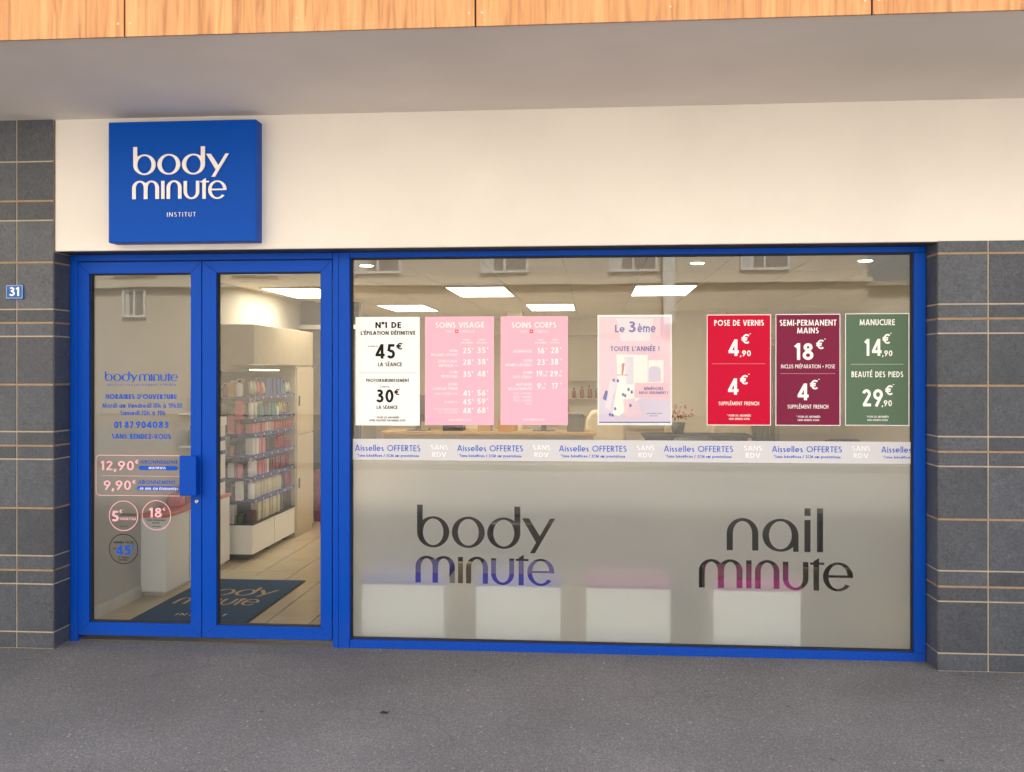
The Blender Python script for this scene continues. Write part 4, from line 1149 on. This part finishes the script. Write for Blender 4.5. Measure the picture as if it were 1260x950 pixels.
for k, z in enumerate(levels):
    s_ = MB().box(dx0+.02, dx1-.012, dy0+.02, dy1, z-.016, z).build('shelf', 'shelf_blue', ds)
    r_ = MB().box(dx1-.012, dx1, dy0+.02, dy1, z-.030, z+.006).build('price_rail', 'shelf_blue', s_)
    n_ = 6
    for q in range(n_):
        yy = dy0+.08+q*(dy1-dy0-.16)/(n_-1) + random.uniform(-.02, .02)
        MB().box(dx1, dx1+.001, yy-.008, yy+.008, z-.024, z-.008).build('price_ticket', 'p_white', s_)
MB().box(dx0+.02, dx1, dy0+.0, dy0+.018, .33, 1.70).build('side_panel', 'laminate_white', ds) if False else None

_pm = {}
def product(kind, m, w, d, h, X, Yy, z, label, group, capm='p_dark'):
    key = (kind, m, w, d, h, capm)
    if key not in _pm:
        if kind == 'box': _pm[key] = (MB().box(-d/2, d/2, -w/2, w/2, 0, h).mesh('product_box', m), None, None)
        elif kind == 'bottle':
            r = w/2
            _pm[key] = (MB().lathe([(r*.94, 0), (r, .006), (r, h*.70), (r*.82, h*.77), (r*.36, h*.80), (r*.36, h*.84)], n=12).mesh('bottle', m, True),
                        MB().lathe([(r*.46, h*.84), (r*.46, h*.985), (r*.36, h)], n=10).mesh('cap', capm, True), 'cap')
        else:  # tube standing on its cap
            r = w/2
            mb_ = MB(); n_ = 10
            prof = [(1, 1, h*.18), (1, 1, h*.5), (1, .55, h*.8), (1, .12, h)]
            for a_, c_, zz in prof:
                for i in range(n_):
                    t = 2*math.pi*i/n_; mb_.v.append((r*c_*math.cos(t), r*a_*math.sin(t), zz))
            for k in range(3):
                for i in range(n_):
                    j = (i+1) % n_; mb_.f.append((k*n_+i, k*n_+j, (k+1)*n_+j, (k+1)*n_+i))
            mb_.f.append(tuple(range(n_))); mb_.f.append(tuple(3*n_+i for i in range(n_)))
            _pm[key] = (mb_.mesh('tube', m, True), MB().lathe([(r*.8, 0), (r*.85, h*.18)], n=10).mesh('cap', capm, True), 'cap')
    me, cap, cn_ = _pm[key]
    o_ = link({'box': 'product_box', 'bottle': 'bottle', 'tube': 'tube'}[kind], me, None, 0, (X, Yy, z))
    o_.rotation_euler = (0, 0, random.uniform(-.08, .08))
    tag(o_, label, {'box': 'box', 'bottle': 'bottle', 'tube': 'tube'}[kind], group)
    if cap: link('cap', cap, o_)
    return o_
ROW = ['top shelf', 'second shelf from the top', 'third shelf from the top', 'fourth shelf from the top', 'fifth shelf from the top', 'lowest shelf', 'black top of the base cabinet']
CN = dict(p_cream='cream', p_white='white', p_pink='deep pink', p_rose='pale pink', p_red='red', p_crimson='crimson', p_blue='blue', p_teal='teal', p_green='green', p_amber='amber', p_dark='black', p_grey='grey', p_beige='tan', p_magenta='magenta', p_brown='brown', p_yellow='yellow')
plan = [
 [('tube','p_cream',.045,.14,2,'p_dark'),('tube','p_rose',.04,.13,3,'p_red'),('tube','p_yellow',.04,.12,1,'p_dark'),('box','p_blue',.075,.165,5,''),('bottle','p_teal',.05,.14,2,'p_dark'),('tube','p_cream',.04,.12,2,'p_dark')],
 [('bottle','p_white',.05,.19,2,'p_white'),('bottle','p_teal',.06,.15,2,'p_white'),('bottle','p_blue',.05,.12,1,'p_dark'),('box','p_teal',.05,.14,3,''),('bottle','p_white',.045,.12,1,'p_grey'),('tube','p_beige',.04,.13,3,'p_blue'),('bottle','p_grey',.04,.12,2,'p_blue')],
 [('box','p_rose',.06,.085,5,''),('box','p_white',.03,.085,2,''),('box','p_rose',.055,.08,2,''),('box','p_pink',.045,.075,8,'')],
 [('box','p_white',.06,.15,2,''),('box','p_rose',.05,.14,3,''),('box','p_dark',.07,.13,3,''),('bottle','p_red',.05,.15,5,'p_red'),('box','p_red',.05,.06,2,'')],
 [('bottle','p_white',.06,.18,2,'p_white'),('box','p_rose',.05,.12,3,''),('box','p_white',.03,.13,1,''),('box','p_green',.03,.13,1,''),('box','p_crimson',.045,.125,9,'')],
 [('bottle','p_white',.065,.19,1,'p_white'),('bottle','p_cream',.072,.19,9,'p_dark'),('bottle','p_teal',.04,.13,1,'p_dark'),('box','p_magenta',.10,.15,2,'')],
 [('box','p_brown',.05,.10,2,''),('box','p_cream',.058,.185,9,''),('box','p_grey',.04,.18,2,''),('box','p_dark',.04,.18,5,'')],
]
for k, segs in enumerate(plan):
    z = (levels + [.330])[k]
    total = sum(s[2]*s[4] for s in segs)
    gap = max(.002, (dy1-dy0-.10-total)/sum(s[4] for s in segs))
    yy = dy0 + .085
    for kind, m, w, hgt, n_, cp in segs:
        for q in range(n_):
            d = w if kind != 'box' else min(.09, w*1.2)
            product(kind, m, w*.96, d, hgt, dx1-.022-d/2-random.uniform(0, .015), yy + w/2, z+.0006, f"{CN[m]} {'carton' if kind == 'box' else kind} on the {ROW[k]} of the wall display", f"{CN[m]} products on the {ROW[k]}", cp or 'p_dark')
            yy += w + gap
# second row, further in on each shelf, closes the gaps
for k in (0, 1, 3, 4, 5):
    z = levels[k]
    for q in range(7):
        m = [('p_yellow','p_cream'),('p_green','p_dark'),None,('p_grey','p_pink'),('p_dark','p_rose'),('p_dark','p_grey')][k][q % 2]
        product('box', m, .09, .05, .12+.02*(q % 3), dx0+.09, dy0+.12+q*.16, z+.0006, f"{CN[m]} carton in the rear row of the {ROW[k]}", f"{CN[m]} cartons behind on the {ROW[k]}")

ends = [('p_magenta', 'p_amber', 'p_white'), ('p_green', 'p_green', 'p_pink'), ('p_grey', 'p_rose', 'p_pink'), ('p_white', 'p_amber', 'p_dark'), ('p_magenta', 'p_white', 'p_rose'), ('p_dark', 'p_grey', 'p_white'), ('p_grey', 'p_white', 'p_green')]
for k, ms in enumerate(ends):
    z = (levels + [.330])[k]
    for q, m in enumerate(ms):
        product('box' if (k+q) % 2 else 'bottle', m, .062, .06, .11+.02*((k+q) % 4), dx0+.085+q*.075, dy0+.045-.02*q, z+.0006, f"{CN[m]} {'carton' if (k+q) % 2 else 'bottle'} at the street end of the {ROW[k]}", f"{CN[m]} goods at the street end of the {ROW[k]}")
# goods on the console
def simple(name, mb_, m, label, cat, group=None, bevel=0.0):
    return tag(mb_.build(name, m, bevel=bevel), label, cat, group)
czt = .628
tw_ = empty('display_tower'); tag(tw_, 'slim white cardboard tower with blue stripes standing on the console', 'display stand')
MB().box(-3.375, -3.245, 2.29, 2.42, czt, 1.235).build('tower_body', 'p_white', tw_)
for zz in (.735, .98, 1.10): MB().box(-3.378, -3.242, 2.287, 2.423, zz, zz+.035).build('stripe', 'shelf_blue', tw_)
MB().box(-3.385, -3.235, 2.27, 2.425, 1.235, 1.31).build('tower_cap', 'laminate_white', tw_)
for q in range(8): simple('gift_box', MB().box(-3.40, -3.30, 2.10, 2.22, 1.362+.018*q, 1.378+.018*q), 'p_magenta', 'flat magenta box stacked on the high ledge beside the tower', 'box', 'stack of flat magenta boxes')
lg = tag(MB().box(RX0, -3.27, 1.85, 2.25, 1.345, 1.360).box(RX0, -3.27, 1.85, 2.25, 1.075, 1.090).build('wall_ledge', 'laminate_white'), 'white double wall ledge above the pink topped console', 'shelf')
for q in range(4): product('bottle', 'p_green', .06, .17, .16, -3.33, 1.90+q*.085, 1.0906, 'dark green bottle on the wall ledge above the console', 'green bottles on the ledge', 'p_dark')
for q, (m, w, h_) in enumerate((('p_pink', .10, .10), ('p_crimson', .08, .12), ('p_white', .07, .17), ('p_skin', .09, .30), ('p_white', .10, .22))):
    simple('carton', MB().box(-3.36, -3.36+w, 1.52+q*.15, 1.52+q*.15+.09, czt+.0006, czt+h_), m, ['square deep pink carton on the console', 'crimson carton on the console beside the pink one', 'slim white carton standing on the console', 'tall brown carton on the console', 'broad white carton on the console beside the striped tower'][q], 'box', bevel=.002)
# tall cream cupboard and the dark doorway zone behind
cb = empty('tall_cupboard'); tag(cb, 'tall cream cupboard at the far end of the wall display', 'cupboard')
MB().box(RX0+.001, dx1+.01, 3.835, 4.42, 0, 1.765).build('carcass', 'laminate_cream', cb, bevel=.003)
for z0_, z1_ in ((.06, 1.05), (1.06, 1.75)): 
    d_ = MB().box(dx1+.0105, dx1+.026, 3.842, 4.412, z0_, z1_).build('cupboard_door', 'laminate_cream', cb, bevel=.002)
    MB().box(dx1+.026, dx1+.04, 3.88, 3.89, (z0_+z1_)/2-.05, (z0_+z1_)/2+.05).build('handle', 'dark_steel', d_)
tag(MB().box(RX0, -2.72, 5.2, 5.3, 0, CZ+.012).build('dark_partition', 'dark_wall'), 'dark grey partition wall behind the tall cupboard', 'partition')
rr = empty('curtain_rail'); tag(rr, 'white rail fixed high across the dark partition', 'rail')
MB().box(RX0, -2.72, 5.12, 5.199, 2.20, 2.25).build('rail', 'steel', rr)
fe = empty('fire_extinguisher'); tag(fe, 'red fire extinguisher hanging before the dark partition', 'fire extinguisher')
MB().lathe([(.07,.62),(.08,.66),(.08,1.02),(.05,1.09),(.02,1.11),(.02,1.14)], -3.0, 5.1, 16).build('cylinder', 'red_enamel', fe, smooth=True)
MB().box(-3.03, -2.97, 5.07, 5.13, 1.14, 1.18).build('valve', 'black_matt', fe)
MB().box(-3.02, -2.98, 5.17, 5.2, .9, .96).build('bracket', 'dark_steel', fe)
rc = tag(MB().box(-3.18, -2.85, 4.9, 5.195, .12, .58).box(-3.17, -2.86, 4.91, 5.19, 0, .12).build('storage_crate', 'p_crimson', bevel=.006), 'crimson storage box on the floor under the fire extinguisher', 'box')

# stools behind the frosted glass
def stool(u0, u1, cm, label):
    s_ = empty('stool'); tag(s_, label, 'stool', 'white box stools with padded tops behind the frosted film')
    y0, y1 = .115, .56
    x0 = bp(u0, 750, y0)[0]; x1 = bp(u1, 750, y0)[0]
    MB().box(x0, x1, y0, y1, 0, .365).build('box_base', 'laminate_white', s_, bevel=.005)
    MB().box(x0-.006, x1+.006, y0-.008, y1+.006, .366, .440).build('cushion', cm, s_, bevel=.016, seg=4)
stool(445, 547, 'cushion_blue', 'white box stool with padded top beside the door, first under the body logo')
stool(586, 690, 'cushion_blue', 'white box stool with padded top under the right half of the body logo')
stool(721.5, 825, 'cushion_purple', 'white box stool with purple padded top between the two window logos')
stool(877, 985, 'cushion_plum', 'white box stool with plum padded top under the nail logo')

# dark waiting furniture and work tables deeper in
def table(x0, x1, y0, y1, z, top, body, label, group=None):
    t_ = empty('manicure_table'); tag(t_, label, 'table', group)
    MB().box(x0, x1, y0, y1, z-.03, z).build('table_top', top, t_, bevel=.004)
    MB().box(x0+.04, x0+.42, y0+.05, y1-.05, 0, z-.031).build('drawer_block', body, t_)
    MB().box(x1-.08, x1-.04, y0+.05, y1-.05, 0, z-.031).build('end_panel', body, t_)
    MB().box(x0+.42, x1-.08, y1-.09, y1-.07, .25, z-.031).build('modesty_panel', body, t_)
    return t_
def armchair(X, Yy, m, label, hgt=1.12, group=None, rz=0):
    a_ = empty('armchair', (X, Yy, 0)); tag(a_, label, 'armchair', group)
    a_.rotation_euler = (0, 0, rz); a_['fixed'] = 1
    MB().box(-.29, .29, -.28, .30, .30, .46).build('seat', m, a_, bevel=.05, seg=4)
    MB().prism([(-.27, .44), (.27, .44), (.25, hgt-.12), (.17, hgt), (-.17, hgt), (-.25, hgt-.12)], .20, .36).build('backrest', m, a_, bevel=.045, seg=4)
    for sx_ in (-1, 1): MB().box(sx_*.34-.05, sx_*.34+.05, -.25, .32, .28, .64).build('armrest', m, a_, bevel=.03, seg=3)
    MB().lathe([(.25, 0), (.25, .02), (.04, .05), (.04, .30)], 0, 0, 18).build('pedestal', 'dark_steel', a_)
    return a_
table(-1.75, -.75, 1.05, 1.55, .74, 'black_matt', 'black_leather', 'black manicure table behind the body logo')
table(.35, 1.75, 1.05, 1.55, .74, 'black_matt', 'black_leather', 'black manicure table behind the nail logo')
sb = empty('waiting_bench'); tag(sb, 'long black padded bench across the middle of the shop', 'bench')
MB().box(-1.6, 2.6, 2.1, 2.6, .12, .44).build('seat', 'black_leather', sb, bevel=.03, seg=3)
MB().box(-1.6, 2.6, 2.6, 2.74, .12, .88).build('backrest', 'navy_fabric', sb, bevel=.03, seg=3)
for xx in (-1.5, 0.2, 2.5): MB().box(xx-.03, xx+.03, 2.2, 2.6, 0, .12).build('leg', 'dark_steel', sb)
armchair(.15, 6.2, 'armchair_cream', 'tall cream treatment chair in front of the red flask shelf', 1.22)
armchair(1.75, 6.4, 'armchair_cream', 'cream treatment chair near the doorway at the back', 1.16)
armchair(-1.55, 6.3, 'armchair_cream', 'cream treatment chair behind the long work counter', 1.14)
armchair(-.85, 3.6, 'black_leather', 'black swivel chair between the waiting bench and the work counter', 1.0)
armchair(1.0, 3.7, 'black_leather', 'black swivel chair between the waiting bench and the high dark table', 1.05)
armchair(2.6, 4.2, 'black_leather', 'black swivel chair alone behind the end of the waiting bench', 1.0)
# partitions at the back: a cream column with a green curtained doorway beside it
tag(MB().box(.95, 1.75, 7.2, 7.35, 0, CZ+.012).build('cream_partition', 'wall_interior'), 'cream partition beside the curtained doorway', 'partition')
tag(MB().box(-1.15, -.95, 6.9, 7.3, 0, CZ+.012).build('cream_column', 'wall_interior'), 'cream column behind the pink price lists', 'column')
dw = empty('curtained_doorway'); tag(dw, 'doorway with grey green curtain in the back wall', 'doorway')
MB().box(1.95, 2.02, RY1-.06, RY1-.001, 0, 2.12).box(2.75, 2.82, RY1-.06, RY1-.001, 0, 2.12).box(1.95, 2.82, RY1-.06, RY1-.001, 2.12, 2.2).build('door_surround', 'laminate_cream', dw)
mb_ = MB()
for q in range(8): mb_.lathe([(.048, .03), (.048, 2.1)], 2.07+q*.09, RY1-.05, 8)
mb_.build('curtain', 'backboard', dw, smooth=True)
bm_ = tag(MB().box(-2.7, RX1, 8.85, RY1-.001, 2.26, CZ+.012).build('ceiling_beam', 'wall_interior'), kind='structure')
ws = empty('wall_shelf'); tag(ws, 'cream wall shelf with red flasks on the back wall', 'shelf')
for z in (1.02, 1.30, 1.58): MB().box(-.75, .2, RY1-.26, RY1-.001, z-.012, z).build('shelf_board', 'laminate_cream', ws)
for q in range(7):
    m = 'p_red' if q % 2 else 'p_crimson'
    product('bottle', m, .07, .1, .16+.02*(q % 3), -.66+q*.12, RY1-.14, 1.3006 if q > 2 else 1.0206, f"{CN[m]} flask on the back wall shelf", f'{CN[m]} flasks at the back', 'p_dark')
# reception desk with screen and lamp, seen under the posters
rd = empty('work_counter'); tag(rd, 'long cream work counter across the back of the shop', 'counter')
MB().box(-2.3, .0, 4.6, 5.1, 0, 1.02).build('counter_body', 'laminate_cream', rd, bevel=.004)
MB().box(-2.33, .03, 4.56, 5.13, 1.02, 1.05).build('counter_top', 'p_beige', rd, bevel=.004)
def screen(X, Yy, z, label):
    s_ = empty('monitor'); tag(s_, label, 'monitor')
    MB().box(X-.24, X+.24, Yy, Yy+.04, z+.10, z+.40).build('display_panel', 'black_matt', s_, bevel=.006)
    MB().box(X-.03, X+.03, Yy+.04, Yy+.06, z+.012, z+.2).build('stand', 'dark_steel', s_)
    MB().box(X-.12, X+.12, Yy-.02, Yy+.14, z, z+.012).build('foot', 'dark_steel', s_)
screen(-1.95, 4.75, 1.05, 'black monitor on the work counter behind the white poster')
screen(-.55, 4.8, 1.05, 'black monitor on the work counter behind the pink posters')
for q, (X, w, hh, m, lb) in enumerate(((-1.55, .22, .16, 'p_dark', 'low black box on the work counter'), (-1.2, .14, .22, 'p_beige', 'tan box on the work counter'), (-.95, .2, .13, 'p_amber', 'amber box on the work counter'), (-.2, .18, .2, 'p_grey', 'grey box at the end of the work counter'))):
    simple('storage_box', MB().box(X-w/2, X+w/2, 4.7, 4.95, 1.0506, 1.05+hh), m, lb, 'box', bevel=.003)
table(.55, 1.75, 5.0, 5.5, 1.0, 'black_matt', 'dark_navy', 'high dark table with a red plant behind the pale pink poster')
pl = empty('potted_plant', (0.95, 5.2, 1.0)); pl['fixed'] = 1; tag(pl, 'small red leaved plant in a dark pot on the high table', 'plant')
MB().lathe([(.06, 0), (.085, .13), (.075, .13), (.07, .115)], n=16).build('pot', 'dark_navy', pl, smooth=True)
mb_ = MB(); rnd = random.Random(4)
for q in range(70):
    t = rnd.uniform(0, 6.28); e_ = rnd.uniform(.2, 1.4); r_ = rnd.uniform(.08, .22)
    c = Vector((math.cos(t)*math.cos(e_)*r_, math.sin(t)*math.cos(e_)*r_, .14+math.sin(e_)*r_))
    a_ = Vector((rnd.uniform(-1,1), rnd.uniform(-1,1), rnd.uniform(-1,1))).normalized()*.035; b2 = a_.cross(Vector((0,0,1))).normalized()*.014
    i0 = len(mb_.v); mb_.v += [tuple(c-a_), tuple(c+b2), tuple(c+a_), tuple(c-b2)]; mb_.f.append((i0, i0+1, i0+2, i0+3))
me = bpy.data.meshes.new('leaves'); me.from_pydata(mb_.v, [], mb_.f); me.materials.append(M['leaf_red']); link('leaves', me, pl)
MB().tube([(0,0,.1),(.01,.0,.2),(.03,.02,.3)], .004).build('stem', 'leaf_green', pl)

# ================================================================== across the street (what the glass mirrors)
OY = -22.0
ob_ = empty('apartment_building'); tag(ob_, 'beige rendered apartment house across the street, mirrored in the shop glass', 'building')
ox0, ox1 = -34.0, bp(1068, 360, 22)[0]
MB().box(ox0, ox1, OY-9, OY, .45, 15).build('wall', 'facade_beige', ob_)
MB().box(ox0, ox1-.02, OY-9, OY-.02, -.1, .449).build('ground_floor', 'ground_floor', ob_)
zb_ = bp(200, 350, 22)[1]
MB().box(ox0, ox1+.1, OY-.5, OY+.14, zb_-.08, zb_+.06).build('ledge', 'facade_band', ob_)
MB().box(ox0, ox1+.2, OY-9, OY+.4, 15, 15.4).build('cornice', 'facade_band', ob_)
def owin(X, z0_, w, hh):
    w_ = MB().box(X-w/2-.07, X-w/2, OY+.001, OY+.07, z0_-.07, z0_+hh+.07).box(X+w/2, X+w/2+.07, OY+.001, OY+.07, z0_-.07, z0_+hh+.07).box(X-w/2, X+w/2, OY+.001, OY+.07, z0_+hh, z0_+hh+.07).box(X-w/2, X+w/2, OY+.001, OY+.07, z0_-.07, z0_).box(X-.03, X+.03, OY+.001, OY+.06, z0_, z0_+hh).build('window', 'shutter_white', ob_)
    MB().box(X-w/2, X+w/2, OY+.001, OY+.02, z0_, z0_+hh).build('pane', 'window_grey', w_)
    MB().box(X-w/2+.02, X-w/4, OY+.02, OY+.04, z0_, z0_+hh).build('curtain', 'curtain', w_)
wx, wz = bp(164, 388, 22)
owin(wx, wz, .62, .72)
for k in range(-3, 7):
    X = wx + 3.7*k
    if X > ox1-.8 or X < ox0+1: continue
    for fl_ in range(1, 4):
        owin(X, zb_+.34+2.9*(fl_-1), 1.25, 1.5)
for u in (822, 430):
    X = bp(u, 340, 22)[0]
    MB().box(X-.16, X+.16, OY+.145, OY+.28, 3.1, 15).build('downpipe', 'shutter_white', ob_)
# shop doors and parked-in shade ground floor openings
for X in (-4.2, 1.6):
    MB().box(X-.6, X+.6, OY-.01, OY+.03, .1, 2.3).build('entrance_door', 'facade_grey', ob_)
nb = empty('low_house'); tag(nb, 'low pale flat roofed house across the street beyond the beige apartment house', 'building')
hz = bp(1095, 352, 34)[1]
MB().box(ox1+.5, ox1+16, -42, -34, -.1, hz).build('wall', 'facade_band', nb)
MB().box(ox1+.3, ox1+16.2, -42.2, -33.7, hz, hz+.18).build('roof', 'facade_grey', nb)
for q in range(4):
    X = ox1+2.2+q*3.2
    w_ = MB().box(X-.6, X+.6, -33.999, -33.93, hz-2.2, hz-.8).build('window', 'shutter_white', nb)
    MB().box(X-.5, X+.5, -33.929, -33.92, hz-2.1, hz-.9).build('pane', 'window_grey', w_)

# ================================================================== small things on the pavement
lf_ = MB()
lx, ly = bp(473, 0, -1.2)[0], 0
s = (EYE-GZ)*FPX/(878-HOR); a_ = (473-630)/FPX
lx, ly = s*(CY*a_-SY), s*(CY+SY*a_)-DIST
me = bpy.data.meshes.new('fallen_leaf')
me.from_pydata([(-.028,0,.003),(-.01,.014,.009),(.012,.011,.006),(.03,.003,.012),(.012,-.010,.004),(-.012,-.012,.007)], [], [(0,1,5),(1,2,4,5),(2,3,4)])
me.materials.append(M['leaf_dry'])
tag(link('fallen_leaf', me, None, 0, (lx, ly, GZ)), 'small dark dry leaf lying on the asphalt pavement', 'leaf')

gr = MB(); rnd = random.Random(11)
for q in range(520):
    X = rnd.uniform(-4.6, 3.4); e_ = rnd.random()
    front = 0.0 if XL < X < XR else PY
    Yy = front - .006 - abs(rnd.gauss(0, .05)) if e_ < .7 else rnd.uniform(-2.2, front-.05)
    r_ = rnd.uniform(.0015, .0042)
    gr.lathe([(r_*.6, GZ-.001), (r_, GZ+r_*.5), (r_*.5, GZ+r_*1.1)], X, Yy, 5)
tag(gr.build('grit', 'kerb_stone'), 'fine pale grit scattered on the asphalt along the shopfront', 'grit', None, 'stuff')
# ================================================================== put each thing's origin at its base
bpy.context.view_layer.update()
for o_ in list(sc.objects):
    if o_.type != 'EMPTY' or o_.parent is not None or o_.get('fixed'): continue
    lo = Vector((1e9,)*3); hi = -lo
    for c in o_.children_recursive:
        if c.type != 'MESH': continue
        for q in c.bound_box:
            w_ = c.matrix_world @ Vector(q)
            lo = Vector(map(min, lo, w_)); hi = Vector(map(max, hi, w_))
    base = Vector(((lo.x+hi.x)/2, (lo.y+hi.y)/2, lo.z))
    o_.location = base
    for c in o_.children: c.matrix_parent_inverse.translation = -base
for o_ in sc.objects:
    if 'fixed' in o_: del o_['fixed']
